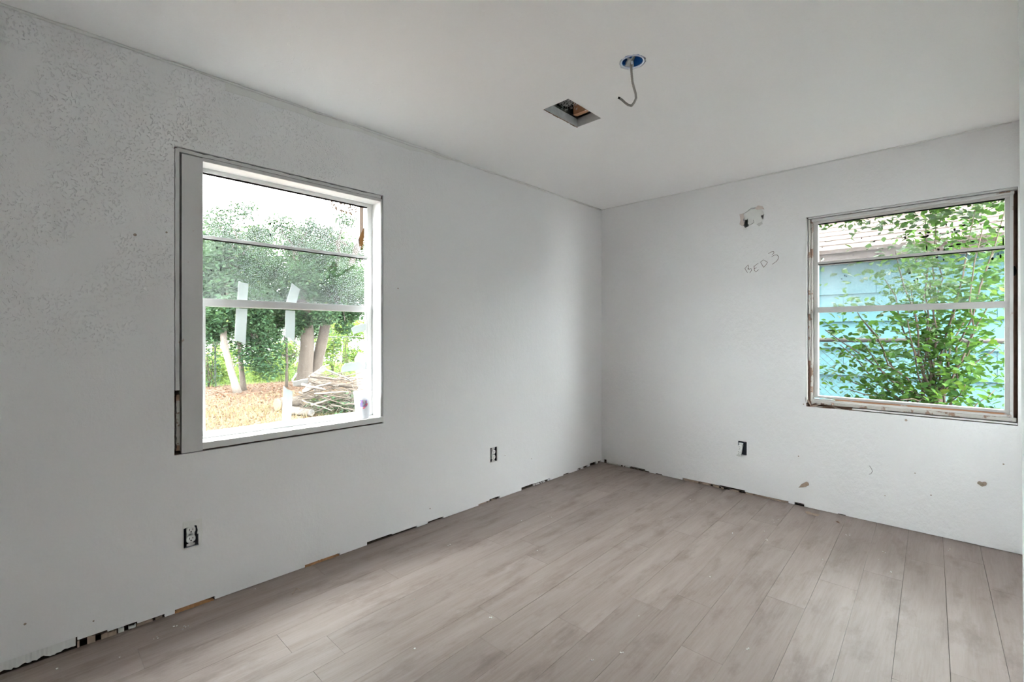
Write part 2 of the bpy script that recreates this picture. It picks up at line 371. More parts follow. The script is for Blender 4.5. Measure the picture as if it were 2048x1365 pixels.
OPEN_L = (-3.410, -2.371, .702, 2.074)    # rough opening in the long wall (y0, y1, z0, z1)
OPEN_B = (1.711, 2.744, .722, 2.072)      # rough opening in the end wall
OUT_L = [(-3.376, -3.318, .277, .392), (-1.484, -1.412, .290, .396)]
OUT_B = [(1.250, 1.314, .298, .404)]
HOLE_C, HOLE_H = (1.362, 2.128), .075

def bottom(profile, u):
    for a, b, z in profile:
        if a <= u < b: return z
    return .003
r_ = random.Random(3)
prof_L = [(-4.3, -3.725, .048), (-3.725, -3.635, .034), (-3.635, -3.539, .026), (-3.539, -3.444, .017), (-3.408, -3.253, .018), (-2.838, -2.644, .014),
          (-2.478, -2.31, .020), (-2.31, -2.129, .014), (-2.043, -1.916, .014), (-1.60, -1.49, .013), (-1.49, -1.381, .020), (-1.142, -.99, .024), (-.99, -.786, .020),
          (-.60, -.52, .012), (-.392, -.235, .019), (-.194, -.094, .026), (-.06, -.01, .020)]
prof_B = [(.023, .056, .034), (.067, .307, .014), (.307, .458, .022), (.458, .50, .010), (.56, .62, .010), (.804, .95, .020), (.95, 1.114, .022), (1.114, 1.302, .026), (1.302, 1.60, .016), (1.640, 1.700, .022), (1.90, 1.945, .008)]
def edges(lo, hi, items):
    s = {lo, hi}
    for a in items: s |= {x for x in a if lo < x < hi}
    return sorted(s)
# long wall
us = edges(RY - TH, 0, [p[:2] for p in prof_L] + [o[:2] for o in OUT_L] + [OPEN_L[:2]])
vs = edges(0, 2.9, [(p[2],) for p in prof_L] + [o[2:] for o in OUT_L] + [OPEN_L[2:], (.003,)])
def in_L(u, v):
    for o in OUT_L + [OPEN_L]:
        if o[0] < u < o[1] and o[2] < v < o[3]: return False
    return v > bottom(prof_L, u)
wl = MB(LEFT).slab(us, vs, in_L, -.016, 0).build('wall_left', 'wall'); wl['kind'] = 'structure'
# studs and outer skin behind the drywall, with the window opening
us2 = edges(RY - TH, TH, [OPEN_L[:2]] + [(o[0] - .01, o[1] + .01) for o in OUT_L]); vs2 = edges(0, 2.9, [OPEN_L[2:]] + [(o[2] - .01, o[3] + .01) for o in OUT_L])
hole = lambda O: (lambda u, v: not (O[0] < u < O[1] and O[2] < v < O[3]))
MB(LEFT).slab(edges(RY - TH, TH, [OPEN_L[:2]]), edges(-.4, 2.9, [OPEN_L[2:]]), hole(OPEN_L), -TH, -.075).build('outer_skin', 'ext', wl)
MB(LEFT).box(RY, 0, 0, .05, -.075, -.055).build('sole_plate', 'dark_wood', wl)
# end wall with the ragged hole
us = edges(0, RX, [p[:2] for p in prof_B] + [o[:2] for o in OUT_B] + [OPEN_B[:2], (HOLE_C[0] - HOLE_H, HOLE_C[0] + HOLE_H)])
us = sorted(set(us) | {-.016, RX + TH})
HV = .075
vs = edges(0, 2.9, [(p[2],) for p in prof_B] + [o[2:] for o in OUT_B] + [OPEN_B[2:], (.003,), (HOLE_C[1] - HOLE_H, HOLE_C[1] + HOLE_H)])
def in_B(u, v):
    for o in OUT_B + [OPEN_B]:
        if o[0] < u < o[1] and o[2] < v < o[3]: return False
    if abs(u - HOLE_C[0]) < HOLE_H and abs(v - HOLE_C[1]) < HOLE_H: return False
    return v > bottom(prof_B, u)
b = MB(BACK).slab(us, vs, in_B, -.016, 0)
def hole_outline():
    px = [(1487, 427), (1495, 422), (1503, 416), (1512, 414), (1522, 417), (1527, 424), (1528, 432), (1527, 440), (1523, 446), (1514, 449), (1505, 449), (1497, 453), (1490, 456), (1486, 450), (1484, 441), (1485, 433)]
    return [(p[0], p[2]) for p in (on_y(x, y, 0) for x, y in px)]
HO = hole_outline()[::-1]
HO2 = []
for i in range(len(HO)):
    a, c = HO[i], HO[(i + 1) % len(HO)]; HO2 += [a, ((a[0] + c[0]) / 2 + random.uniform(-.002, .002), (a[1] + c[1]) / 2 + random.uniform(-.002, .002))]
b.ring(HOLE_C, HOLE_H, HO2, -.016, 0)
wb = b.build('wall_back', 'wall'); wb['kind'] = 'structure'
MB(BACK).slab(edges(-TH, RX + TH, [OPEN_B[:2]]), edges(-.4, 2.9, [OPEN_B[2:]]), hole(OPEN_B), -TH, -.075).build('outer_skin', 'ext', wb)
MB(BACK).box(0, RX, 0, .05, -.075, -.055).build('sole_plate', 'dark_wood', wb)
# right wall and rear wall (behind the camera)
SIDE = lambda u, v, w_: (RX + TH - w_, u, v)
DOOR_R = (-4.0, -3.19, 0, 2.06)
wr = MB(SIDE).slab(edges(RY - TH, TH, [DOOR_R[:2]]), edges(-.01, 2.9, [(2.06,)]), lambda u, v: not (DOOR_R[0] < u < DOOR_R[1] and v < 2.06), 0, TH).build('wall_right', 'wall'); wr['kind'] = 'structure'
# hallway outside the open door: walls, floor and ceiling
HX0, HX1, HY0, HY1 = RX + TH, RX + TH + 1.05, -6.2, -2.7
for nm, a, mt in (('wall_hall_far', (HX1, HX1 + .1, HY0, HY1, 0, 2.9), 'wall'), ('wall_hall_end', (HX0, HX1 + .1, HY1, HY1 + .1, 0, 2.9), 'wall'), ('wall_hall_near', (RX, RX + TH, HY0, RY - TH, 0, 2.9), 'wall'), ('floor_hall', (HX0, HX1, HY0, HY1, -.1, -.001), 'plank'), ('ceiling_hall', (HX0, HX1, HY0, HY1, H, H + .02), 'ceiling')):
    o = MB().box(*a).build(nm, mt); o['kind'] = 'structure'
HEND = lambda u, v, w_: (u, HY0 + w_, v)
o = MB(HEND).box(RX, HX1 + .1, -.1, 2.9, -.1, 0).build('wall_hall_rear', 'wall'); o['kind'] = 'structure'
o = MB().box(HX0 - .1, HX1 + .1, HY0 - .1, HY1 + .1, 2.9, 2.95).build('roof_hall', 'ext'); o['kind'] = 'structure'
REAR = lambda u, v, w_: (u, RY + w_, v)
wre = MB(REAR).box(-TH, RX + TH, -.4, 2.9, -TH, 0).build('wall_rear', 'wall'); wre['kind'] = 'structure'
# ceiling with the duct opening and the round box opening
DUCT = (.905, 1.068, -1.950, -1.648)
BOX_C, BOX_H, BOX_R = (1.466, -2.014), .075, .058
us = edges(-.02, RX + TH, [DUCT[:2], (BOX_C[0] - BOX_H, BOX_C[0] + BOX_H)]); vs = edges(RY - TH, .02, [DUCT[2:], (BOX_C[1] - BOX_H, BOX_C[1] + BOX_H)])
def in_C(u, v):
    if DUCT[0] < u < DUCT[1] and DUCT[2] < v < DUCT[3]: return False
    return not (abs(u - BOX_C[0]) < BOX_H and abs(v - BOX_C[1]) < BOX_H)
b = MB(CEIL).slab(us, vs, in_C, -.018, 0)
b.ring(BOX_C, BOX_H, ragged(BOX_C, BOX_R, BOX_R, 40, .05, 5), -.018, 0)
ce = b.build('ceiling', 'ceiling'); ce['kind'] = 'structure'
roof = MB().box(-.38, RX + .3, RY - .38, .62, 2.9, 3.0).box(-.38, -TH, RY - .38, .38, 2.46, 2.9).box(-TH, RX + .3, TH, .62, 2.46, 2.9).build('roof_deck', 'ext'); roof['kind'] = 'structure'  # unseen roof; end-wall eave deepened to cut sky light on the floor

# plaster seam and caulk along the ceiling joint
def strip(fn, pts_top, widths, thick, name, mat, parent):
    n = len(pts_top); vs = []
    for (u, v), wd in zip(pts_top, widths): vs += [(u, v, 0.), (u, v, thick), (u, v - wd, thick * .4), (u, v - wd - .002, 0.)]
    fs = [(4 * i + k, 4 * i + 4 + k, 4 * i + 5 + k, 4 * i + 1 + k) for i in range(n - 1) for k in range(3)] + [(0, 1, 2, 3), tuple(4 * (n - 1) + k for k in (3, 2, 1, 0))]
    return MB(fn).add(vs, fs).build(name, mat, parent)
uu = np.linspace(-3.21, -1.85, 46)
wd = np.interp(uu, [-3.21, -3.0, -2.85, -2.7, -2.55, -2.40, -2.2, -2.02, -1.95, -1.85], [.042, .040, .036, .046, .028, .030, .036, .020, .026, .012]) + rng.uniform(-.003, .003, 46)
strip(LEFT, [(u, H - .002) for u in uu], wd, .0018, 'joint_compound', 'plaster', wl)
cb = []
for u in np.arange(RY + .02, 0, .06): cb.append((.0025 + random.uniform(-.0015, .0015), u, H - .004 + random.uniform(-.002, .002)))
MB().tube(cb, [.0065 + random.uniform(-.002, .003) for _ in cb], 6).build('caulk_bead', 'plaster', wl, smooth=True)
cb = [(u, -.002, H - .002 + random.uniform(-.001, .001)) for u in np.arange(0, RX, .08)]
MB().tube(cb, [.005 + random.uniform(-.001, .001) for _ in cb], 6).build('caulk_bead', 'plaster', wb, smooth=True)
# broken plaster and exposed wood inside the gaps at the foot of the walls
def rubble(fn, lo, hi, n, zmax, mat, parent, name, depth=-.012, size=(.006, .022)):
    b = MB(fn)
    for _ in range(n):
        u = random.uniform(lo, hi); l = random.uniform(*size); h = random.uniform(.3, 1) * zmax
        b.box(u, u + l, 0, h, depth - .004, depth + random.uniform(.002, .012), jit=.0022)
    o = b.build(name, mat, parent); o['kind'] = 'stuff'; return o
def rag(fn, ua, ub, zl, zh, al, ah, w0, w1, mat, parent, name, step=.006, taper=False, gaps=0.):
    u = ua
    b = MB(fn); cur = []
    def flush():
        if len(cur) > 1:
            vs = [p for (uu_, lo, hi, ww) in cur for p in ((uu_, lo, w0), (uu_, hi, w0), (uu_, hi, ww), (uu_, lo, ww))]; m_ = len(cur)
            b.add(vs, [(4 * i + k, 4 * i + (k + 1) % 4, 4 * i + 4 + (k + 1) % 4, 4 * i + 4 + k) for i in range(m_ - 1) for k in range(4)] + [(3, 2, 1, 0), tuple(4 * (m_ - 1) + k for k in range(4))])
        cur.clear()
    lo, hi = zl, zh
    while u < ub:
        lo = .6 * lo + .4 * zl + random.uniform(-al, al); hi = .6 * hi + .4 * zh + random.uniform(-ah, ah)
        t = math.sin(math.pi * (u - ua) / (ub - ua)) ** .5 if taper else 1
        cur.append((u, max(.0, lo), max(lo + .002, lo + (hi - lo) * t), w1 + random.uniform(-.0015, .0015)))
        if random.random() < gaps: flush(); u += random.uniform(.004, .018)
        u += step
    flush(); o = b.build(name, mat, parent); o['kind'] = 'stuff'; return o
rag(LEFT, -4.3, -3.728, .012, .052, .004, .0, -.0165, -.0045, 'plaster', wl, 'broken_plaster')
rag(LEFT, -3.725, -3.60, .001, .022, .001, .005, -.0165, -.004, 'paperchip', wl, 'debris', gaps=.06)
rag(LEFT, -3.60, -3.54, .001, .014, .001, .005, -.0165, -.006, 'plaster', wl, 'debris', gaps=.1)
rag(LEFT, -3.54, -3.45, .001, .011, .001, .003, -.0165, -.005, 'paperchip', wl, 'debris', gaps=.12)
rag(LEFT, -3.408, -3.255, .001, .016, .0005, .002, -.0165, .001, 'orange_wood', wl, 'exposed_wood', taper=True)
rag(LEFT, -2.838, -2.645, .001, .014, .0005, .002, -.0165, .001, 'orange_wood', wl, 'exposed_wood', taper=True)
for a_, c_, zt, mt, gp_ in ((-1.60, -1.42, .008, 'paperchip', .2), (-.99, -.79, .012, 'plaster', .3), (-.39, -.24, .010, 'plaster', .25), (-.19, -.1, .010, 'brown_wood', .3)):
    rag(LEFT, a_, c_, .001, zt, .001, .003, -.0165, -.004, mt, wl, 'debris', gaps=gp_)
for a_, c_, zt, mt, gp_ in ((.067, .305, .010, 'plaster', .04), (.31, .455, .005, 'mud', .3), (.81, 1.11, .017, 'paperchip', .06), (1.12, 1.30, .010, 'mud', .3), (1.305, 1.60, .013, 'paperchip', .03)):
    rag(BACK, a_, c_, .001, zt, .001, .003, -.0165, -.003, mt, wb, 'debris', gaps=gp_)
# inside of the ragged hole: plaster backing, dark slot and torn paper
q = lambda *px: [(p[0], p[2]) for p in (on_y(x, y, 0) for x, y in px)]
slots = [q((1488, 440), (1494, 438), (1497, 446), (1496, 455), (1489, 458), (1486, 449)), q((1521, 431), (1528, 428), (1529, 436), (1523, 438))]
def in_poly(u, v, P_):
    c = False
    for i in range(len(P_)):
        (x1_, y1_), (x2_, y2_) = P_[i - 1], P_[i]
        if (y1_ > v) != (y2_ > v) and u < (x2_ - x1_) * (v - y1_) / (y2_ - y1_) + x1_: c = not c
    return c
MB(BACK).slab(list(np.linspace(HOLE_C[0] - .09, HOLE_C[0] + .09, 61)), list(np.linspace(HOLE_C[1] - .09, HOLE_C[1] + .09, 61)), lambda u, v: not any(in_poly(u, v, P_) for P_ in slots), -.030, -.016).build('hole_backing', 'plaster', wb)
MB(BACK).prism(q((1497, 441), (1506, 440), (1507, 445), (1501, 449), (1495, 448)), -.016, -.004).build('plaster_lump', 'plaster', wb)
for i, poly in enumerate([[(1479, 429), (1487, 427), (1488, 434), (1486, 441), (1489, 448), (1485, 453), (1479, 449), (1481, 440)], [(1510, 417), (1516, 411), (1525, 413), (1529, 419), (1523, 418), (1514, 420)], [(1513, 449), (1524, 443), (1525, 448), (1518, 453)]]):
    MB(BACK).prism(q(*poly), 0, .0009).build('torn_paper', 'pink_paper' if i < 2 else 'trim_grey', wb)
MB(BACK).prism(q((1486, 457), (1494, 456), (1494, 459), (1487, 460)), 0, .001).build('torn_paper', 'plaster', wb)
# nail heads and small marks on the walls
def nail(fn, u, v, r=.005, parent=None, mat='mud'):
    b = MB(fn); n = 10; b.prism([(u + r * math.cos(2 * math.pi * k / n), v + r * math.sin(2 * math.pi * k / n)) for k in range(n)], -.001, .0012); return b.build('nail_head', mat, parent)
for x, y, r in [(270, 470, .006), (333, 465, .004), (796, 577, .004), (860, 1018, .004), (50, 1249, .004), (1010, 912, .003), (1063, 918, .003), (187, 1243, .003)]:
    p = on_x(x, y, 0); nail(LEFT, p[1], p[2], r, wl)
for x, y, r in [(1812, 841, .007), (1597, 913, .004), (1830, 947, .003), (2007, 929, .004), (1770, 992, .003), (1862, 991, .004), (1607, 809, .004)]:
    p = on_y(x, y, 0); nail(BACK, p[0], p[2], r, wb)

# ------------------------------------------------------------------ windows
def pane(name, fn, u0, u1, v0, v1, w, parent, dirt=None, stain=None, res=.008):
    nu, nv = (max(2, int((u1 - u0) / res)), max(2, int((v1 - v0) / res))) if dirt else (1, 1)
    U = np.linspace(u0, u1, nu + 1); V = np.linspace(v0, v1, nv + 1)
    pts = [(u, v, w) for v in V for u in U]; n = nu + 1
    fs = [(j * n + i, j * n + i + 1, (j + 1) * n + i + 1, (j + 1) * n + i) for j in range(nv) for i in range(nu)]
    k = len(pts); pts += [(u0, v0, w - .003), (u1, v0, w - .003), (u1, v1, w - .003), (u0, v1, w - .003)]; fs += [(k + 3, k + 2, k + 1, k)]
    me = bpy.data.meshes.new(name); me.from_pydata([fn(*p) for p in pts], [], fs)
    me.materials.append(M['glass_dirty' if dirt else 'glass']); me.materials.append(M['glass']); me.polygons[len(fs) - 1].material_index = 1
    if dirt:
        UU, VV = np.meshgrid(U, V); d = np.clip(dirt(UU, VV), 0, 1).ravel(); st = np.clip(stain(UU, VV), 0, 1).ravel() if stain else np.zeros_like(d)
        for nm, arr in (('dirt', d), ('stain', st)):
            a = me.attributes.new(nm, 'FLOAT', 'POINT'); a.data.foreach_set('value', np.concatenate([arr, np.zeros(4)]).astype(np.float32))
    return link(name, me, None, parent)
def seg_dist(U, V, pts):
    d = np.full(U.shape, 9.)
    for (a, b), (c, e) in zip(pts[:-1], pts[1:]):
        t = np.clip(((U - a) * (c - a) + (V - b) * (e - b)) / ((c - a) ** 2 + (e - b) ** 2 + 1e-12), 0, 1)
        d = np.minimum(d, np.hypot(U - a - t * (c - a), V - b - t * (e - b)))
    return d
sm = lambda x, a, b: np.clip((x - a) / (b - a), 0, 1)
def specks(fn, pts, w, parent, mat='black'):
    b = MB(fn)
    for (u, v, ru, rv, rot) in pts:
        n = 7; b.prism([(u + ru * math.cos(t) * math.cos(rot) - rv * math.sin(t) * math.sin(rot), v + ru * math.cos(t) * math.sin(rot) + rv * math.sin(t) * math.cos(rot)) for t in (2 * math.pi * k / n for k in range(n))], w, w + .0008)
    o = b.build('fly_specks', mat, parent); o['kind'] = 'stuff'; return o

# ---- window in the long wall
W1 = empty('window_1', (0, -2.89, .70), kind='structure')
GX = -.112                                  # glass plane
u0, u1 = -3.303, -2.388
def wbox(name, mat, fn, parent, *a, bevel=.0015, **k): return MB(fn).box(*a).build(name, mat, parent, bevel=bevel, **k)
# rough opening lining, dark
b = MB(LEFT); b.box(-3.46, -3.412, .66, 2.12, -.075, -.018).box(-2.369, -2.32, .66, 2.12, -.075, -.018).box(-3.46, -2.32, 2.076, 2.12, -.075, -.018).box(-3.46, -2.32, .65, .700, -.075, -.018)
b.build('rough_frame', 'dark_wood', W1)
MB(LEFT).box(-3.412, -3.37, .702, 2.074, -.075, -.055).build('gap_backing', 'dark_wood', W1)
MB(LEFT).box(-3.412, -2.37, 2.05, 2.074, -.075, -.055).build('gap_backing', 'dark_wood', W1)
MB(LEFT).box(-3.412, -2.37, .6985, .713, -.075, -.02).build('gap_backing', 'dark_wood', W1)
MB(LEFT).box(-2.386, -2.37, .702, 2.074, -.075, -.055).build('gap_backing', 'dark_wood', W1)
def wavy(fn, name, mat, parent, u0, u1, v0, v1, w0, w1, axis, amp, n=22):
    """a board with slightly broken long edges"""
    vs = []; fs = []
    for i in range(n + 1):
        t = i / n
        if axis == 'v': a = [(u0 + random.uniform(-amp, amp), v0 + (v1 - v0) * t), (u1 + random.uniform(-amp, amp) * .4, v0 + (v1 - v0) * t)]
        else: a = [(u0 + (u1 - u0) * t, v0 + random.uniform(-amp, amp) * .4), (u0 + (u1 - u0) * t, v1 + random.uniform(-amp, amp))]
        vs += [(*a[0], w0), (*a[1], w0), (*a[1], w1), (*a[0], w1)]
    for i in range(n):
        for k in range(4): fs.append((4 * i + k, 4 * i + (k + 1) % 4, 4 * i + 4 + (k + 1) % 4, 4 * i + 4 + k))
    fs += [(3, 2, 1, 0), tuple(4 * n + k for k in range(4))]
    return MB(fn).add(vs, fs).build(name, mat, parent)
wavy(LEFT, 'edge_strip', 'trim_grey', W1, -3.4065, -3.391, .99, 2.066, -.07, .0, 'v', .0012)
wavy(LEFT, 'edge_strip', 'trim_worn', W1, -3.400, -3.388, .72, .97, -.07, -.010, 'v', .002)
wavy(LEFT, 'jamb_board', 'trim_grey', W1, -3.383, -3.303, .707, 2.046, -TH, .003, 'v', .0006)
wavy(LEFT, 'head_strip', 'trim_grey', W1, -3.398, -2.385, 2.053, 2.068, -.08, -.001, 'u', .0022, 40)
wavy(LEFT, 'head_board', 'trim_grey', W1, -3.303, -2.380, 2.037, 2.0505, -TH, .0, 'u', .0008, 30)
wavy(LEFT, 'edge_strip', 'trim_grey', W1, -2.386, -2.375, .745, 2.05, -.07, .0, 'v', .0012)
wbox('jamb_board', 'trim', LEFT, W1, -2.388, -2.3835, .742, 2.037, -TH, -.001)
MB(LEFT).box(-3.303, -2.388, 2.034, 2.0375, -TH, -.001).build('head_lining', 'trim', W1)
wavy(LEFT, 'sill', 'trim', W1, -3.303, -2.374, .7125, .742, -.14, .006, 'u', .0012, 30)
fr = empty('metal_frame'); fr.parent = W1; fr.matrix_parent_inverse = Matrix.Translation(-Vector(W1.location))
for nm, a in (('frame_head', (u0, u1, 2.014, 2.034, -.135, -.098)), ('frame_stile', (u0, -3.279, .742, 2.014, -.135, -.099)), ('frame_stile', (-2.420, u1, .742, 2.014, -.135, -.099)), ('frame_sill', (u0, u1, .742, .757, -.135, -.094))):
    o = MB(LEFT).box(*a).build(nm, 'alu_white', None, bevel=.0015); o.parent = W1; o.matrix_parent_inverse = Matrix.Translation(-Vector(W1.location))
for nm, a in (('meeting_rail', (-3.279, -2.420, 1.374, 1.411, -.128, -.094)), ('muntin', (-3.279, -2.420, 1.699, 1.714, -.122, -.102)), ('sash_stile', (-2.428, -2.420, .757, 1.374, -.12, -.099)), ('sash_stile', (-3.279, -3.268, .757, 1.374, -.12, -.099)), ('sash_rail', (-3.279, -2.42, .757, .772, -.12, -.096))):
    MB(LEFT).box(*a).build(nm, 'alu_white', W1, bevel=.0012)
bpy.data.objects.remove(fr)
MB(LEFT).box(-3.279, -2.420, 2.009, 2.014, -.122, -.103).build('dark_strip', 'black', W1)  # thin black strips along the pane top and just below the muntin
MB(LEFT).box(-3.279, -2.420, 1.695, 1.699, -.120, -.106).build('dark_strip', 'black', W1)
def d_top(U, V):
    return .09 + .04 * sm(V, 1.75, 2.0) + .02 * np.sin(U * 9) * sm(V, 1.7, 1.9)
def s_top(U, V):
    a = np.exp(-((U + 2.452) / .018) ** 2) * sm(V, 1.72, 1.80) * .95
    mold = ((V > 2.009 - .055 * sm(U, -2.72, -2.6)) & (U > -2.70) & (U < -2.475)) * (rng.random(U.shape) > .5) * .8
    return a + mold
WIPE = [[(655, 561), (661, 538), (668, 527), (672, 540), (664, 545)], [(664, 545), (668, 552), (675, 553), (690, 543), (708, 533)]]
wp = [[(lambda p: (p[1], p[2]))(on_x(x, y, GX)) for x, y in s_] for s_ in WIPE]
def d_mid(U, V):
    d = .055 - .01 * sm(U, -3.2, -2.95) + .03 * np.exp(-((U + 2.52) / .12) ** 2) + .015 * sm(V, 1.62, 1.7)
    for s_, r in zip(wp, (.009, .006)): d = d * sm(seg_dist(U, V, s_), r * .7, r * 1.4)
    return d
P1 = pane('pane', LEFT, -3.279, -2.420, 1.714, 2.009, GX, W1, d_top, s_top, .006)
P2 = pane('pane', LEFT, -3.279, -2.420, 1.411, 1.695, GX, W1, d_mid, None, .0035)
P3 = pane('pane', LEFT, -3.268, -2.428, .772, 1.374, GX + .003, W1, lambda U, V: .004 + .02 * np.exp(-((U + 2.68) / .08) ** 2 - ((V - 1.33) / .09) ** 2), None, .02)
sp = []
for x, y, a, c, rot in [(541, 447, .005, .0035, .6), (541, 470, .0045, .007, .2), (488, 447, .006, .003, .6), (412, 469, .002, .002, 0), (424, 430, .0025, .002, 0), (443, 378, .0025, .002, 0), (550, 446, .003, .003, 0), (430, 482, .004, .007, .1), (434, 496, .004, .005, 0), (447, 491, .003, .004, .4), (482, 488, .003, .008, 0), (554, 512, .004, .003, .6), (422, 541, .003, .006, .2), (442, 535, .0022, .008, 0), (441, 540, .002, .01, 0), (417, 552, .002, .005, 0), (411, 564, .002, .007, .1), (450, 588, .003, .009, 0), (462, 572, .002, .006, .2), (561, 590, .002, .007, 0), (635, 405, .003, .008, .1), (682, 420, .003, .003, 0), (701, 449, .003, .003, .5), (703, 464, .004, .003, 0), (684, 476, .003, .005, .3), (687, 430, .002, .002, 0), (694, 430, .002, .002, 0), (544, 498, .004, .002, 0), (717, 571, .003, .003, 0), (597, 475, .002, .002, 0)]:
    p = on_x(x, y, GX); sp.append((p[1], p[2], a, c, rot))
specks(LEFT, [s_ for s_ in sp if s_[1] > 1.71], GX + .0002, P1); specks(LEFT, [s_ for s_ in sp if s_[1] <= 1.695], GX + .0002, P2)

# ---- window in the end wall
W2 = empty('window_2', (2.23, 0, .72), kind='structure')
b = MB(BACK); b.box(1.66, 1.7105, .68, 2.12, -.075, -.018).box(2.745, 2.79, .68, 2.12, -.075, -.018).box(1.66, 2.79, 2.073, 2.12, -.075, -.018).box(1.66, 2.79, .67, .7215, -.075, -.018)
b.build('rough_frame', 'dark_wood', W2)
b = MB(BACK); b.box(1.711, 1.746, .722, 2.072, -.075, -.05).box(2.728, 2.745, .722, 2.072, -.075, -.055).box(1.711, 2.745, 2.05, 2.072, -.075, -.04).box(1.711, 2.745, .722, .76, -.075, -.045)
b.build('gap_backing', 'brown_wood', W2)
wavy(BACK, 'edge_strip', 'trim', W2, 1.7115, 1.7175, .75, 2.066, -.05, .001, 'v', .0008)
wavy(BACK, 'jamb_lining', 'trim_worn', W2, 1.724, 1.734, 1.05, 2.055, -.06, -.012, 'v', .003)
wavy(BACK, 'jamb_lining', 'brown_wood', W2, 1.7205, 1.733, .75, 1.07, -.06, -.030, 'v', .002)
wavy(BACK, 'jamb_board', 'trim_worn', W2, 1.736, 1.7475, .76, 2.045, -.08, -.022, 'v', .0015)
wavy(BACK, 'head_strip', 'trim_grey', W2, 1.725, 2.742, 2.058, 2.069, -.06, .0, 'u', .0012, 40)
wavy(BACK, 'head_board', 'trim_grey', W2, 1.745, 2.730, 2.037, 2.0535, -.08, -.006, 'u', .0018, 40)
MB(BACK).box(2.66, 2.715, 2.046, 2.052, -.05, .004).build('wood_chip', 'trim_worn', W2)
wavy(BACK, 'stop_board', 'trim_grey', W2, 2.714, 2.727, .757, 2.046, -.08, -.015, 'v', .0008)
MB(BACK).prism([(2.7275 + .004 + .008 * math.cos(t) , 1.60 + .028 * math.sin(t)) for t in (2 * math.pi * k / 10 for k in range(10))], -.05, -.03).build('dark_hole_fill', 'black', W2)  # black prism painted in for the darkness of a hole
FB = -.040
for nm, a in (('frame_head', (1.748, 2.714, 2.024, 2.038, -.085, FB + .004)), ('frame_stile', (1.748, 1.7755, .786, 2.024, -.085, FB)), ('frame_stile', (2.695, 2.714, .775, 2.024, -.085, FB)), ('frame_sill', (1.7755, 2.695, .786, .801, -.085, FB + .004)),
              ('meeting_rail', (1.766, 2.703, 1.392, 1.430, -.08, FB + .008)), ('muntin', (1.7755, 2.695, 1.736, 1.752, -.07, FB - .004))):
    MB(BACK).box(*a).build(nm, 'alu', W2, bevel=.0012)
MB(BACK).box(1.7755, 2.695, 1.731, 1.736, -.068, FB - .008).build('dark_strip', 'black', W2)  # same black strips, below the muntin and along the pane top
MB(BACK).box(1.7755, 2.695, 2.019, 2.024, -.068, FB - .008).build('dark_strip', 'black', W2)
wavy(BACK, 'bare_strip', 'bare_wood', W2, 1.88, 2.70, .776, .7855, -.07, -.030, 'u', .0004, 20)
wavy(BACK, 'sill_step', 'trim_grey', W2, 1.745, 2.72, .764, .7765, -.08, -.024, 'u', .0008, 24)
wavy(BACK, 'sill', 'trim_worn', W2, 1.742, 2.738, .744, .7645, -.08, -.006, 'u', .0012, 40)
wavy(BACK, 'apron_lath', 'trim', W2, 1.98, 2.742, .7285, .7375, -.06, -.001, 'u', .0012, 30)
GY = -.060
def d2_top(U, V):
    x = (U - 1.7755) / .92; y = (V - 1.752) / .27
    edge = sm(x + .10 * np.sin(y * 3) - .55 * (1 - y) * .45, .50, .36)
    top = sm(y, .93, .86); d = .17 * edge * top * sm(x, .0, .012)
    for s_, r, a in (([(.18, .25), (.72, .86)], .035, .2), ([(.80, .78), (1.0, .62)], .03, .28), ([(.86, .40), (1.0, .28)], .03, .2), ([(.86, .92), (1.0, .95)], .03, .2), ([(.20, .86), (.55, .93)], .02, .15)):
        d = np.maximum(d, a * sm(seg_dist(x, y * .6, [(p, q_ * .6) for p, q_ in s_]), r * 1.3, 0))
    return d * .8 + .02
def d2_mid(U, V):
    x = (U - 1.7755) / .92; y = (V - 1.430) / .30
    d = .17 * np.exp(-(x / .30) ** 2) + .08 * np.exp(-((x - .42) / .3) ** 2 - ((y - .5) / .5) ** 2) + .04
    return d * sm(x, .01, .02)
Q1 = pane('pane', BACK, 1.7755, 2.695, 1.752, 2.019, GY, W2, d2_top, None, .006)
Q2 = pane('pane', BACK, 1.7755, 2.695, 1.430, 1.731, GY, W2, d2_mid, None, .006)
Q3 = pane('pane', BACK, 1.7755, 2.695, .801, 1.392, GY, W2)
sp = []
for zx, zy, a, c in [(308, 540, 5, 8), (282, 592, 5, 6), (280, 690, 4, 12), (627, 512, 6, 6), (697, 498, 4, 4), (739, 538, 7, 8), (554, 657, 6, 7), (580, 625, 4, 4), (768, 652, 6, 7), (475, 626, 4, 3), (1000, 436, 16, 7), (1033, 477, 5, 7), (1008, 507, 7, 12), (1138, 462, 6, 8), (1211, 463, 11, 8), (1178, 500, 24, 9), (1205, 490, 9, 10), (1440, 435, 8, 12), (1421, 457, 5, 6), (1454, 464, 6, 7), (1368, 393, 5, 10), (1521, 397, 11, 7), (1671, 392, 4, 8), (1856, 414, 16, 6), (1300, 610, 9, 10), (1195, 597, 6, 22), (1350, 612, 4, 13), (1410, 582, 20, 6), (1475, 565, 16, 9), (1541, 573, 4, 7), (1599, 541, 12, 7), (1677, 590, 11, 5), (1724, 568, 5, 5), (1866, 540, 4, 32), (1808, 459, 8, 5), (1285, 455, 4, 5), (1318, 468, 5, 5), (1382, 469, 7, 5), (1287, 679, 8, 7), (1772, 690, 8, 12), (1843, 670, 6, 16), (1822, 650, 6, 6), (452, 868, 7, 6), (479, 838, 5, 10), (494, 845, 5, 8), (1745, 775, 9, 7), (1045, 818, 8, 8), (1115, 868, 6, 8), (1088, 882, 8, 6), (1345, 700, 5, 10)]:
    p = on_y(1580 + zx * .2285, 360 + zy * .2285, -GY); sp.append((p[0], p[2], a * .00075, c * .00075, 0))
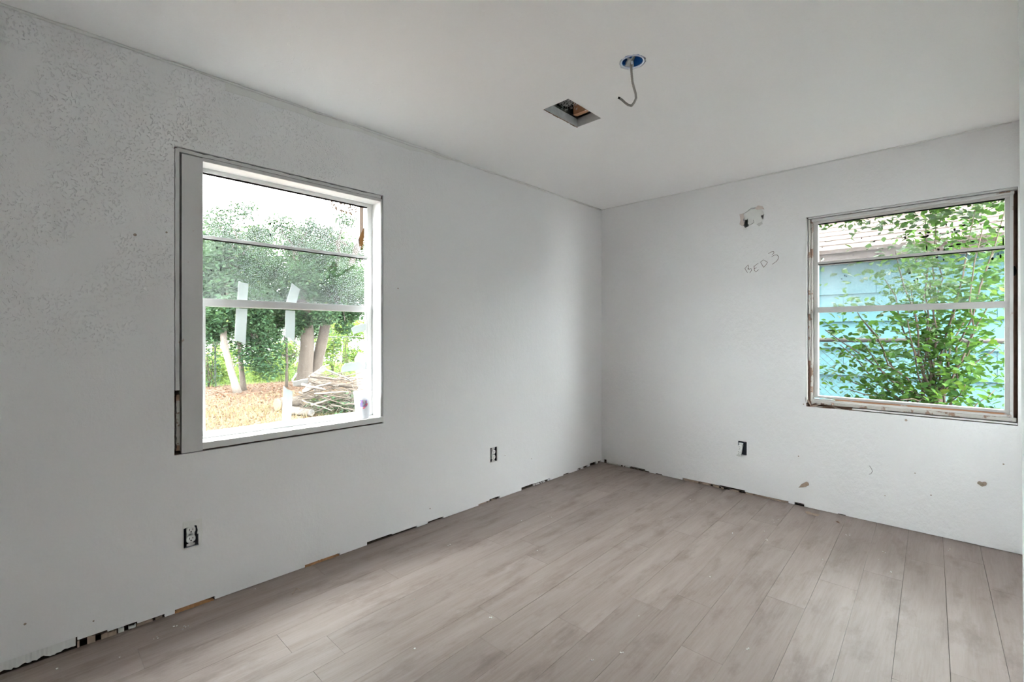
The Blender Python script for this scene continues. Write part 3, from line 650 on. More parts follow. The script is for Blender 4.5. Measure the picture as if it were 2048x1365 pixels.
specks(BACK, [s_ for s_ in sp if s_[1] > 1.752], GY + .0002, Q1); specks(BACK, [s_ for s_ in sp if s_[1] < 1.731], GY + .0002, Q2)
# splinters at the broken lower corner
for i, (x, y, l, ang) in enumerate([(1615, 812, .07, -1.2), (1618, 806, .06, -.9), (1622, 812, .07, .9), (1626, 810, .06, .6), (1630, 812, .09, .35), (1638, 815, .10, .12), (1648, 817, .09, .05), (1672, 817, .07, -.5), (1680, 820, .06, -.25), (1612, 800, .05, 1.8), (1700, 823, .05, .1), (1740, 828, .04, -.2), (1617, 818, .055, -1.1)]):
    p = on_y(x, y, 0); ca, sa = math.cos(ang), math.sin(ang); hw = .006
    poly = [(p[0] - ca * l / 2 - sa * hw * .3, p[2] - sa * l / 2 + ca * hw * .3), (p[0] - sa * hw, p[2] + ca * hw), (p[0] + ca * l / 2, p[2] + sa * l / 2), (p[0] + sa * hw, p[2] - ca * hw)]
    MB(BACK).prism(poly, -.014 + .002 * i % .01, -.004 + .001 * (i % 5)).build('splinter', ('brown_wood', 'paperchip', 'trim_worn')[i % 3], W2)

# ---- open door whose edge shows beside the end wall
D1 = empty('door_1', (2.716, -3.17, 0), kind='structure')
pd = at(2041.5, 668, 1.0); dirv = Vector((pd[0] - 2.716, pd[1] + 3.17, 0)); dl = dirv.length; dirv.normalize(); nrm = Vector((dirv.y, -dirv.x, 0))
LEAF = lambda u, v, w_: tuple(Vector((2.716, -3.17, 0)) + dirv * u + nrm * (w_ + .012 * (1.2 - v) / 1.2 * .5 * u / dl) + Vector((0, 0, v)))
MB(LEAF).box(0, dl, .012, 2.05, 0, .035).build('door_leaf', 'door', D1, bevel=.002)
for z in (.25, 1.85): MB(LEAF).box(-.012, .03, z, z + .09, .035, .039).build('hinge', 'steel', D1)
MB(LEAF).box(dl - .075, dl - .03, .97, 1.03, .035, .04).build('latch_plate', 'steel', D1)

# ------------------------------------------------------------------ electrical things
def outlet(fn, uc, vc, label, tilt=0., out=0., loc=(0, 0, 0), sc=1.):
    t = empty('wall_outlet', loc, 0, label, 'outlet', None)
    f = lambda u, v, w_: fn(*(uc + u * math.cos(tilt) - v * math.sin(tilt), vc + u * math.sin(tilt) + v * math.cos(tilt), w_ + out * (.6 - v / .1)))
    bx = lambda u, v, w_: fn(uc + u, vc + v, w_)
    b = MB(bx); b.box(-.033, .033, -.056, .056, -.062, -.058).box(-.033, -.031, -.056, .056, -.058, -.004).box(.031, .033, -.056, .056, -.058, -.004).box(-.031, .031, -.056, -.054, -.058, -.004).box(-.031, .031, .054, .056, -.058, -.004)
    b.build('junction_box', 'box_plastic', t)
    s_ = MB(f); s_.box(-.009, .009, -.052, .052, -.004, -.002).box(-.016, .016, .040, .051, -.0042, -.0016).box(-.016, .016, -.051, -.041, -.0042, -.0016)
    st = s_.build('metal_strap', 'steel', t, bevel=.0003)
    MB(f).box(-.0145, .0145, -.036, .036, -.022, -.002).build('receptacle_body', 'outlet', t, bevel=.002)
    for s in (1, -1):
        c = s * .0195; n = 24; poly = []
        for k in range(n):
            a = 2 * math.pi * k / n; poly.append((max(-.0168, min(.0168, .0178 * math.cos(a))), c + max(-.0145, min(.0145, .0178 * math.sin(a)))))
        fc = MB(f).prism(poly, -.003, .0035).build('receptacle_face', 'outlet', t, bevel=.0006)
        for (a, d, hw, hh) in ((-.0063, .003, .0011, .0042), (.0063, .003, .0011, .0034), (0, -.0075, .0024, .0024)):
            MB(f).box(a - hw, a + hw, c + d - hh, c + d + hh, .003, .0039).build('slot', 'black', fc)
    for v in (0, .0465, -.0465):
        MB(f).prism([(.0026 * math.cos(2 * math.pi * k / 10), v + .0026 * math.sin(2 * math.pi * k / 10)) for k in range(10)], -.002, .0042 if v == 0 else -.0006).build('screw', 'steel', t)
    return t
outlet(LEFT, -3.348, .335, 'uncovered white duplex outlet in a ragged cutout below the taped window', loc=(0, -3.348, .28))
outlet(LEFT, -1.450, .343, 'uncovered white duplex outlet on the long wall nearer the corner', loc=(0, -1.45, .29))
outlet(BACK, 1.268, .340, 'loose white outlet hanging tilted from its box on the end wall', tilt=-.10, out=.026, loc=(1.28, 0, .3))
pl = MB(LEFT).prism([(-3.377, .366), (-3.360, .371), (-3.345, .368), (-3.333, .372), (-3.317, .364), (-3.317, .394), (-3.377, .394)], -.008, -.0005).build('plaster_patch', 'plaster', wl)
MB(LEFT).prism([(-3.324, .33), (-3.321, .345), (-3.325, .366), (-3.316, .366), (-3.316, .33)], -.008, -.0005).build('plaster_patch', 'plaster', wl)
# plaster smear rims round the first two cut-outs
for (a, c_, d, e) in OUT_L:
    b = MB(LEFT); poly = [(a - .007, d), (a - .003, e + .006), (c_ + .012, e + .004), (c_ + .016, (d + e) / 2), (c_ + .008, d - .007), (a, d - .006)]
    inner = [(a, d), (a, e), (c_, e), (c_, (d + e) / 2), (c_, d), ((a + c_) / 2, d)]
    vs = [(u, v, .0) for u, v in poly] + [(u, v, .0012) for u, v in inner]
    b.add(vs, [(i, (i + 1) % 6, 6 + (i + 1) % 6, 6 + i) for i in range(6)]).build('plaster_smear', 'plaster', wl)

cbx = empty('ceiling_box', (BOX_C[0], BOX_C[1], H), 0, 'round blue plastic electrical box recessed in the ceiling', 'electrical box')
c3 = (BOX_C[0], BOX_C[1], H)
MB().lathe([(.046, .004), (.050, .004), (.050, .060), (0, .060), (0, .057), (.0465, .057), (.046, .004)], c3, 32).build('box_shell', 'blue', cbx, smooth=False)
MB().lathe([(.0455, .0005), (.0515, -.001), (.0515, .004), (.0455, .004), (.0455, .0005)], c3, 32).build('rim', 'print_pale', cbx)
b = MB()
for k in range(6):
    a = 2.1 + k * .14; p = Vector((math.cos(a), math.sin(a), 0)); b.tube([tuple(Vector(c3) + p * .044 + Vector((0, 0, .006))), tuple(Vector(c3) + p * random.uniform(.018, .032) + Vector((0, 0, .03)))], [.008, .005], 5)
b.build('plaster_splash', 'plaster', cbx)
for sx in (-1, 1): MB().box(c3[0] + sx * .041 - .005, c3[0] + sx * .041 + .005, c3[1] - .004, c3[1] + .004, H + .006, H + .05).build('screw_boss', 'blue', cbx)
pts = [(1.474, -2.005, 2.475), (1.466, -2.012, 2.45), (1.461, -2.017, 2.43), (1.463, -2.016, 2.393), (1.466, -2.013, 2.352), (1.471, -2.008, 2.325), (1.476, -2.004, 2.303), (1.478, -2.003, 2.281), (1.472, -2.009, 2.262), (1.463, -2.016, 2.248), (1.452, -2.027, 2.252), (1.442, -2.036, 2.262), (1.434, -2.044, 2.273), (1.426, -2.051, 2.281)]
ca = empty('electrical_cable', (1.466, -2.012, 2.45), 0, 'grey ribbed cable hooked at its end, hanging from the ceiling box', 'cable')
dense = []
for i in range(len(pts) - 1):
    for k in range(8): t = k / 8; dense.append(tuple(np.array(pts[i]) * (1 - t) + np.array(pts[i + 1]) * t))
dense.append(pts[-1])
MB().tube(dense, [.0048 + (.0007 if i % 2 else 0) for i in range(len(dense))], 10).build('sheath', 'cable', ca, smooth=True)
MB().tube([pts[-1], tuple(np.array(pts[-1]) + np.array((-.006, -.005, .004)))], .0045, 8).build('cut_end', 'black', ca)
MB().tube([(1.474, -2.005, 2.475), (1.462, -2.02, 2.452), (1.446, -2.026, 2.462), (1.44, -2.018, 2.485)], .004, 6).build('wire_tail', 'plaster', ca, smooth=True)
MB().box(1.4655, 1.4735, -2.0245, -2.0205, 2.428, 2.440).build('clamp_tab', 'print_pale', ca)

du = empty('duct_opening', ((DUCT[0] + DUCT[1]) / 2, (DUCT[2] + DUCT[3]) / 2, H), 0, 'rectangular uncovered duct opening cut in the ceiling, dark inside', 'duct')
x0, x1, y0, y1 = DUCT
b = MB(); b.box(x0 + .002, x0 + .004, y0 + .002, y1 - .002, H - .001, H + .045).build('duct_side', 'galv', du)
MB().box(x1 - .004, x1 - .002, y0 + .002, y1 - .002, H + .003, H + .12).build('duct_side', 'insul', du)
MB().box(x0 + .004, x1 - .004, y1 - .004, y1 - .002, H - .001, H + .05).build('duct_side', 'galv', du)
MB().box(x0 + .004, x1 - .004, y0 + .002, y0 + .004, H + .002, H + .12).build('duct_side', 'insul', du)
MB().box(x0 - .02, x1 + .02, y0 - .02, y1 + .02, H + .15, H + .16).build('duct_top', 'insul', du)
b = MB(); b.box(x0 - .02, x0, y0 - .02, y1 + .02, H + .075, H + .15).box(x1, x1 + .02, y0 - .02, y1 + .02, H + .03, H + .15).box(x0, x1, y0 - .02, y0, H + .03, H + .15).box(x0, x1, y1, y1 + .02, H + .07, H + .15); b.build('duct_collar', 'insul', du)
b = MB()
for _ in range(1100):
    px_, py_ = random.uniform(x0 + .012, x1 - .012), random.uniform(y0 + .01, y0 + .17); pz = H + random.uniform(.04, .10)
    b.tube([(px_, py_, pz), (px_ + random.uniform(-.011, .011), py_ + random.uniform(-.011, .011), pz + random.uniform(-.012, .012))], random.uniform(.0005, .0014), 3)
b.build('shredded_liner', 'galv', du, kind='stuff')
MB().box(x0 + .05, x1 - .01, y0 + .195, y0 + .225, H + .02, H + .11).build('wood_cleat', 'bare_wood', du)
b = MB()
for i in range(14):
    yy = y0 + (y1 - y0) * i / 14; b.box(x0 - .004 + random.uniform(-.002, .001), x0 + .003, yy, yy + .022, H - .0015, H + .004, jit=.001)
b.build('ragged_edge', 'brown_wood', du)

# ------------------------------------------------------------------ things in and on the windows
def tape(px, label, xg=-.1085, curl=.0):
    pts = [(p[1], p[2]) for p in (on_x(x, y, xg) for x, y in px)]
    o = MB(LEFT).prism(pts, xg - .0004, xg + .0009).build('tape_strip', 'tape'); props(o, label, 'tape', 'masking tape strips on the long-wall window'); return o
tape([(477, 563), (487, 566), (497, 568), (496, 582), (494, 607), (474, 605)], 'short upright white tape with a folded corner on the dirty upper pane')
tape([(472, 617), (495, 618), (493, 650), (491, 689), (480, 684), (469, 681)], 'long white tape below the meeting rail, farther from the cup', -.1055)
tape([(584, 567), (600, 579), (592, 609), (571, 608)], 'slanted white tape on the dirty upper pane, pointed at its top')
tape([(571, 621), (590, 622), (590, 650), (589, 684), (579, 677), (570, 675)], 'white tape below the meeting rail, nearer the cup, cut on a slant', -.1055)
tape([(702, 657), (710, 652), (733.5, 646), (733.5, 661), (707, 669)], 'short white tape on the clear pane side edge, higher above the cup', -.1055)
tape([(683, 736), (691, 727), (733.5, 722), (733.5, 739), (683, 745)], 'longer white tape on the clear pane side edge, just above the cup', -.1055)
tape([(567, 772), (575, 779), (585, 783), (584, 810), (582, 846), (564, 847)], 'upright white tape standing at the bottom of the clear pane', -.1055)
tape([(545, 845), (562, 842), (600, 840), (592, 844), (560, 848)], 'small torn white tape scrap lying flat along the bottom sash rail', -.094)

cp = on_z(719, 837, .742); cup = empty('drinking_cup', (cp[0], cp[1], .742), 0, 'white translucent plastic cup with faded purple and red print on the sill', 'cup')
cc = (-.052, -2.478, .742)
cup.location = cc
def rad(z): return .0365 + (.0515 - .0365) * z / .155
MB().lathe([(0, .001), (.0355, .001), (.0365, .004)] + [(rad(z), z) for z in np.linspace(.01, .150, 10)] + [(rad(.15) - .0012, .15)] + [(rad(z) - .0012, z) for z in np.linspace(.145, .006, 8)] + [(0, .004)], cc, 40).build('cup_wall', 'cup', cup, smooth=True)
MB().lathe([(rad(.15), .150), (rad(.15) + .0025, .151), (rad(.15) + .0028, .1545), (rad(.15) + .001, .157), (rad(.15) - .0012, .155), (rad(.15) - .0012, .150), (rad(.15), .150)], cc, 40).build('rim', 'cup', cup, smooth=True)
face = math.atan2(CAM[1] - cc[1], CAM[0] - cc[0])
def decal(poly, name, mat, lift=.0006):
    # poly in (angle offset in radians, height); lies on the cup wall
    def f(a, z, w_): r = rad(z) + w_; return (cc[0] + r * math.cos(face + a), cc[1] + r * math.sin(face + a), cc[2] + z)
    MB(f).prism(poly, lift, lift + .0004).build(name, mat, cup)
def grid_decal(a0, a1, z0, z1, name, mat, lift, n=8):
    decal([(a0 + (a1 - a0) * i / n, z0) for i in range(n + 1)] + [(a1 - (a1 - a0) * i / n, z1) for i in range(n + 1)], name, mat, lift)
grid_decal(-.35, .55, .072, .112, 'purple_print', 'print_purple', .0006)
grid_decal(-.02, .22, .078, .092, 'pale_print', 'print_pale', .0011)
decal([(.02, .060), (.2, .060), (.62, .078), (.66, .092), (.40, .090), (.1, .072)], 'red_print', 'print_red', .0015)
for k in range(4): grid_decal(-.30 + k * .22, -.20 + k * .22, .098, .106, 'red_print' if k % 2 else 'pale_print', 'print_red' if k % 2 else 'print_pale', .0011, 2)
for k in range(3): grid_decal(-.95 + k * .15, -.86 + k * .15, .068, .082, 'red_print', 'print_red', .0006, 2)

# handwritten BED 3 on the end wall
wr_ = empty('wall_writing', (1.42, 0, 1.78), 0, 'brown handwritten BED 3 scrawled on the end wall under the hole', 'writing')
def stroke(zpts, name='stroke', r=.0014):
    pts = []
    for zx, zy in zpts: p = on_y(1440 + zx * .1245, 390 + zy * .1245, 0); pts.append((p[0], -.0004, p[2]))
    MB().tube(pts, r, 5).build(name, 'writing', wr_)
for s_ in [[(400, 1185), (440, 1250)], [(400, 1185), (455, 1125), (462, 1150), (445, 1195), (500, 1185), (505, 1215), (480, 1255)], [(455, 1175), (470, 1205)],
           [(545, 1145), (555, 1215)], [(550, 1150), (585, 1120), (615, 1100)], [(555, 1185), (590, 1172)], [(555, 1215), (575, 1240), (620, 1200)],
           [(655, 1090), (700, 1165)], [(645, 1085), (700, 1045), (765, 1085), (735, 1130), (700, 1165)],
           [(778, 945), (830, 915), (862, 912), (868, 935), (835, 965)], [(832, 995), (870, 970), (915, 965), (942, 990), (935, 1030), (905, 1070), (838, 1118)]]:
    stroke(s_)

def chip(name, fn, px, plane, thick, mat, label, cat):
    pts = []
    for x, y in px:
        p = on_y(x, y, 0) if plane == 'B' else on_z(x, y, 0); pts.append((p[0], p[2]) if plane == 'B' else (p[0], p[1]))
    o = MB(fn).prism(pts, 0, thick).build(name, mat); return props(o, label, cat)
chip('paper_chip', BACK, [(1597, 976), (1603, 969), (1613, 964), (1617, 966), (1618, 971), (1612, 974)], 'B', .003, 'paperchip', 'brown wedge-shaped scrap stuck low on the end wall', 'scrap')
mn = empty('mud_nest', on_y(1964, 968, 0), 0, 'small lumpy brown mud dab stuck low on the end wall below the window', 'mud dab')
me_ = MB(); p = on_y(1964, 968, 0)
for k in range(6): me_.lathe([(0, -.010), (.008, -.006), (.010, 0), (.007, .007), (0, .010)], (p[0] + random.uniform(-.012, .012), -.003, p[2] + random.uniform(-.007, .007)), 8)
me_.build('mud', 'mud', mn)
hp = [on_y(x, y, 0) for x, y in [(1739, 932), (1743, 938), (1745, 943), (1742, 948), (1738, 949)]]
o = MB().tube([(p[0], -.0015, p[2]) for p in hp], .0012, 5).build('hair_strand', 'rail'); props(o, 'short curled dark fibre stuck to the end wall below the window', 'fibre')
def flake(px, mat, label, name='wood_flake', cat='wood flake'):
    pts = [tuple(on_z(x, y, 0)[:2]) for x, y in px]; n = len(pts)
    c = np.mean(pts, 0); vs = [(u, v, .0005 + .006 * (i % 2)) for i, (u, v) in enumerate(pts)] + [(c[0], c[1], .009), (c[0], c[1], .0)]
    fs = [(i, (i + 1) % n, n) for i in range(n)] + [((i + 1) % n, i, n + 1) for i in range(n)]
    o = MB().add(vs, fs).build(name, mat); return props(o, label, cat)
flake([(1609, 1024), (1617, 1025), (1628, 1029), (1640, 1031), (1636, 1034), (1624, 1032), (1615, 1029)], 'paperchip', 'curled brown wood flake on the floor near the end wall')
flake([(1671, 1043), (1676, 1045), (1681, 1048), (1675, 1048)], 'brown_wood', 'tiny dark wood splinter on the floor close to the end wall')
o = MB().tube([tuple(on_z(x, y, 0) + np.array((0, 0, .003))) for x, y in [(585, 1190), (590, 1182), (593, 1178), (597, 1180), (601, 1184)]], .0018, 5).build('twig', 'paperchip'); props(o, 'small pale bent twig on the floor beside the long wall', 'twig')
b = MB()
for x, y in [(1042, 1044), (1100, 1034), (1380, 1022), (1409, 1003), (1337, 1038), (1532, 1081), (1523, 1066), (1461, 1068), (1690, 1070), (1700, 1070), (1759, 1120), (1779, 1145), (834, 1203), (1074, 1101), (978, 1236), (834, 1296), (1283, 1234), (1770, 1105), (1543, 1041), (1552, 1043), (1898, 1100), (1380, 1000), (900, 1090), (352, 1255), (360, 1258), (372, 1253), (310, 1278), (117, 1341), (240, 1313), (505, 1180), (1424, 1152), (1640, 1120), (1185, 1320), (1245, 1305), (1500, 1300)]:
    for _ in range(random.choice((1, 1, 2, 3))):
        p = on_z(x + random.uniform(-6, 6), y + random.uniform(-3, 3), 0); s = random.uniform(.001, .003)
        b.box(p[0] - s, p[0] + s * random.uniform(.4, 1.6), p[1] - s, p[1] + s, -.0006, random.uniform(.001, .003), jit=.0008)
o = b.build('plaster_crumbs', 'plaster'); props(o, 'scattered tiny white plaster crumbs on the plank floor', 'crumbs', kind='stuff')

# ------------------------------------------------------------------ outdoors
GZ = -.35
g = MB().box(-40, 12, -16, 22, GZ - .2, GZ).build('ground', 'ground'); g['kind'] = 'structure'
LEAF4 = (np.array([(0, 0, 0), (.26, .42, .10), (0, 1, 0), (-.26, .42, .10)]), [(0, 1, 2), (0, 2, 3)])
LEAF8 = (np.array([(0, 0, 0), (.20, .22, .05), (.29, .50, .07), (.17, .80, .04), (0, 1.0, -.04), (-.17, .80, .04), (-.29, .50, .07), (-.20, .22, .05), (0, .5, 0)]),
         [(0, 1, 8), (1, 2, 8), (2, 3, 8), (3, 4, 8), (4, 5, 8), (5, 6, 8), (6, 7, 8), (7, 0, 8)])
def leaf_frames(n, droop=.3, flat=.6):
    a = rng.uniform(0, 2 * np.pi, n); d = np.stack([np.cos(a), np.sin(a), rng.normal(-droop, .35, n)], 1); d /= np.linalg.norm(d, axis=1)[:, None]
    up = np.stack([rng.normal(0, flat, n), rng.normal(0, flat, n), np.ones(n)], 1)
    s = np.cross(d, up); s /= np.linalg.norm(s, axis=1)[:, None] + 1e-9; u = np.cross(s, d); return s, d, u
def leaf_mesh(name, C_, size, mat, parent, tmpl=LEAF4, droop=.3, flat=.6, frames=None, kind='stuff'):
    n = len(C_); s, d, u = frames if frames is not None else leaf_frames(n, droop, flat); T, Fc = tmpl; size = np.broadcast_to(size, (n,))
    V = C_[:, None, :] + size[:, None, None] * (T[None, :, 0:1] * s[:, None, :] + T[None, :, 1:2] * d[:, None, :] + T[None, :, 2:3] * u[:, None, :])
    k = len(T); Fa = (np.array(Fc)[None] + (np.arange(n) * k)[:, None, None]).reshape(-1, 3)
    me = bpy.data.meshes.new(name); me.vertices.add(n * k); me.vertices.foreach_set('co', V.reshape(-1).astype(np.float32))
    nf = len(Fa); me.loops.add(nf * 3); me.polygons.add(nf); me.loops.foreach_set('vertex_index', Fa.reshape(-1).astype(np.int32))
    me.polygons.foreach_set('loop_start', np.arange(0, nf * 3, 3, dtype=np.int32)); me.polygons.foreach_set('loop_total', np.full(nf, 3, np.int32))
    me.update(calc_edges=True); o = link(name, me, M[mat], parent)
    if kind: o['kind'] = kind
    return o
def blob(c, r, n):
    p = rng.normal(size=(n, 3)); p /= np.linalg.norm(p, axis=1)[:, None]; return np.asarray(c) + p * (rng.random(n) ** .45)[:, None] * np.asarray(r)
def limb(p, q, r0, r1, name, mat, parent, n=7, wob=.12, sides=8):
    p, q = np.array(p, float), np.array(q, float); L_ = np.linalg.norm(q - p); pts = []
    for i in range(n + 1):
        t = i / n; w_ = math.sin(math.pi * t) * wob * L_ * .25; pts.append(p + (q - p) * t + rng.normal(0, 1, 3) * w_ * .5)
    return MB().tube([tuple(x) for x in pts], [r0 + (r1 - r0) * i / n for i in range(n + 1)], sides).build(name, mat, parent, smooth=True)
def tree(name, base, label, trunks, clusters, leaf, mat='bark', lsize=.11, cat='tree', group=None, over=(), hub=None):
    t = empty(name, tuple(base), 0, label, cat, group); P_ = []
    for (pts, rads) in trunks: MB().tube([tuple(x) for x in pts], rads, 12).build('trunk', mat, t, smooth=True)
    tops = [pts[-1] for pts, _ in trunks] + [pts[-2] for pts, _ in trunks]
    for c, r, n in clusters:
        P_.append(blob(c, r, n)); src = min(tops, key=lambda q_: np.linalg.norm(np.array(q_) - np.array(c)))
        if np.linalg.norm(np.array(src) - np.array(c)) > .5: limb(src, c, .045, .012, 'branch', mat, t, 6, .25, 6)
    if hub is not None:
        limb(trunks[1][0][4], hub, .09, .06, 'branch', mat, t, 6, .05, 8)
        for c, r, n in over: P_.append(blob(c, r, n)); limb(hub, c, .05, .012, 'branch', mat, t, 6, .05, 6)
    P_ = np.concatenate(P_); leaf_mesh('foliage', P_, rng.uniform(.7, 1.25, len(P_)) * lsize, leaf, t, LEAF4, .35, .7); return t
G = lambda x, y: on_z(x, y, GZ)
# big forked tree behind the brush pile
tb = on_z(612, 772, GZ); d0 = pix(tb)[2]
tr1 = [at(x, y, d0) for x, y in [(607, 790), (608, 762), (611, 730), (614, 700), (615, 670), (612, 640), (606, 610), (598, 560), (592, 500)]]
tr2 = [at(x, y, d0 + .35) for x, y in [(622, 785), (628, 745), (637, 715), (644, 685), (650, 655), (656, 630), (665, 590), (672, 540), (676, 480)]]
cl = []
for px_, py_, dd, r, n in [(560, 600, 0, .7, 750), (610, 560, -.5, .8, 850), (660, 600, .3, .7, 750), (640, 520, .2, .8, 800), (600, 490, .5, .7, 500), (700, 560, -.3, .7, 700), (690, 625, .6, .5, 550), (560, 640, .4, .4, 330), (548, 668, .2, .25, 90), (600, 640, -.3, .4, 300), (650, 630, -.5, .4, 300), (690, 655, .2, .3, 120), (590, 665, .4, .22, 60), (545, 540, .2, .7, 700), (655, 470, .4, .45, 240), (620, 450, .3, .4, 160), (730, 600, .8, .7, 600), (715, 505, .5, .45, 200), (690, 440, .5, .4, 120), (560, 450, .3, .5, 200)]:
    cl.append((at(px_, py_, d0 + dd), (r, r, r * .75), int(n * 3.0)))
hub = at(790, 330, d0 - .5)
over = []
for k in range(46):
    cx_, cy_ = rng.uniform(-13.5, -3.8), rng.uniform(-4.5, 6); dd = (np.array((cx_, cy_, 0)) - CAM) @ FW
    over.append(((cx_, cy_, max(4.9, 1.24 + .36 * dd + .9) + rng.uniform(0, .9)), (1.5, 1.5, .6), 3600))
tree('tree', tb, 'large dark tree with two thick forked trunks behind the brush pile', [(tr1, [.30, .24, .215, .20, .19, .185, .17, .14, .10]), (tr2, [.24, .19, .17, .16, .15, .14, .12, .10, .07])], cl, 'leaf_tree', lsize=.115, over=over, hub=hub)
# slim leaning pale tree
sb = on_z(474, 786, GZ); d1 = pix(sb)[2]
tr = [at(x, y, d1) for x, y in [(476, 790), (470, 768), (463, 745), (457, 722), (451, 700), (447, 675), (448, 655), (452, 630), (456, 590), (450, 540)]]
cl = [(at(px_, py_, d1 + dd), (r, r, r * .75), int(n * 3.0)) for px_, py_, dd, r, n in [(430, 640, 0, .55, 600), (470, 620, -.3, .6, 700), (420, 590, .3, .7, 700), (470, 560, .2, .8, 850), (430, 520, 0, .7, 550), (510, 600, .2, .6, 650), (500, 520, .4, .7, 550), (460, 480, .3, .5, 260), (520, 470, .1, .4, 180), (395, 560, .3, .8, 500), (515, 645, .1, .4, 350), (425, 668, .1, .3, 200), (440, 440, .3, .5, 160), (490, 420, .2, .4, 90)]]
tree('tree', sb, 'slim pale-barked tree with a leaning crooked trunk', [(tr, [.12, .095, .09, .085, .085, .08, .078, .07, .06, .04])], cl, 'leaf_tree', 'bark_light', .12)
# slender dark tree beside it
tb2 = on_z(488, 783, GZ); d2 = pix(tb2)[2] + .2
tr = [at(x, y, d2) for x, y in [(488, 787), (485, 760), (482, 730), (480, 700), (478, 670), (477, 630), (480, 580)]]
cl = [(at(px_, py_, d2 + dd), (r, r, r), int(n * 1.3)) for px_, py_, dd, r, n in [(490, 690, .1, .45, 420), (505, 720, 0, .4, 380), (530, 700, .1, .45, 420), (540, 735, .2, .4, 320), (475, 650, .3, .5, 400), (515, 670, .3, .5, 400), (545, 680, .2, .4, 280)]]
tree('tree', tb2, 'slender dark-stemmed tree with low hanging leaves beside the leaning trunk', [(tr, [.09, .075, .065, .06, .055, .05, .03])], cl, 'leaf_tree', 'bark', .11)
# thin sapling
tb3 = on_z(572, 775, GZ); d3 = pix(tb3)[2]
tr = [at(x, y, d3) for x, y in [(573, 780), (573, 745), (574, 715), (573, 690), (575, 660), (578, 630)]]
t_ = tree('sapling', tb3, 'thin bare-stemmed sapling between the big tree and the leaning tree', [(tr, [.045, .04, .035, .03, .025, .02])], [(at(560, 700, d3), (.3, .3, .2), 90), (at(590, 655, d3), (.35, .35, .25), 160)], 'leaf_tree', 'bark', .10)
limb(tr[2], at(552, 703, d3), .02, .012, 'branch', 'bark', t_); limb(tr[2], at(595, 705, d3), .018, .01, 'branch', 'bark', t_)
for px_, dx, top, lab in [(430, -17.9, 440, 'dense tree beyond the fence behind the leaning trunk'), (520, -20.4, 452, 'dense tree beyond the fence behind the thin sapling'), (610, -17.9, 456, 'dense tree beyond the fence behind the forked trunks'), (690, -20.4, 462, 'dense tree beyond the fence behind the plywood sheet'), (770, -17.9, 446, 'dense tree beyond the fence past the window jamb')]:
    p = on_x(px_, 668, dx); dd = pix(p)[2]; ztop = at(px_, top, dd)[2]; bs = np.array((p[0], p[1], GZ))
    trk = [bs, bs + np.array((.05, .03, 1.2)), bs + np.array((0, .1, 2.2)), np.array((bs[0], bs[1], ztop - 1.4))]
    cls = [((p[0] + rng.uniform(-.25, .25), p[1] + rng.uniform(-.4, .4), 1.24 + .3 + (ztop - 1.9) * t_), (.85, 1.0, .7), 1400) for t_ in np.linspace(0, .92, 9)]
    tree('tree', bs, lab, [(trk, [.16, .13, .11, .06])], cls, 'leaf_tree', 'bark', .18, group=None)
# sunny bushes behind the fence
fy = lambda px_, dd: on_x(px_, 700, -14.3 - dd)
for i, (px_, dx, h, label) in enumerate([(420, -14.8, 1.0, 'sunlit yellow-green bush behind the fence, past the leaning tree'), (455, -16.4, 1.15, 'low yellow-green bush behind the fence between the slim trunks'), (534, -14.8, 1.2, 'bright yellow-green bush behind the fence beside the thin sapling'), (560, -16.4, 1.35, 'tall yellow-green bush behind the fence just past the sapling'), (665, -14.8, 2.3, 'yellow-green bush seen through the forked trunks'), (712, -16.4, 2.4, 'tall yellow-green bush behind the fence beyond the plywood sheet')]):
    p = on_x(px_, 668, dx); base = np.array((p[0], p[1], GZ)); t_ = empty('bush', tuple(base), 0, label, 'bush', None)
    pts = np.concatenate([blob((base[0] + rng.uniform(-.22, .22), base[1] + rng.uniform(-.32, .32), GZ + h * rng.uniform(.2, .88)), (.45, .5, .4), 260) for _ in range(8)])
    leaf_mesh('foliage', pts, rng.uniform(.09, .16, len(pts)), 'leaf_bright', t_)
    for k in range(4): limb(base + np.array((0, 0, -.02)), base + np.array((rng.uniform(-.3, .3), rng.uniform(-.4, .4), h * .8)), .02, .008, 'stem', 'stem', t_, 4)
# dark climbing plant on the fence
for i, (a, c, label) in enumerate([(395, 440, 'dark climbing vine on the garden fence beside the window jamb end'), (560, 640, 'dark climbing vine on the garden fence behind the forked tree'), (660, 760, 'dark climbing vine on the garden fence behind the plywood sheet')]):
    p0, p1 = on_x(a, 668, -13.8), on_x(c, 668, -13.8); base = (p0[0], (p0[1] + p1[1]) / 2, GZ); t_ = empty('vine', base, 0, label, 'vine')
    n = 800; pts = np.stack([-13.8 + rng.normal(0, .12, n), rng.uniform(p0[1], p1[1], n), GZ + rng.uniform(0.05, 1.75, n)], 1)
    leaf_mesh('foliage', pts, rng.uniform(.06, .12, n), 'leaf_tree', t_)
    for k in range(5): y = rng.uniform(p0[1], p1[1]); limb((-13.8, y, GZ), (-13.78, y + rng.uniform(-.3, .3), GZ + 1.5), .012, .006, 'stem', 'stem', t_, 5, .3, 5)
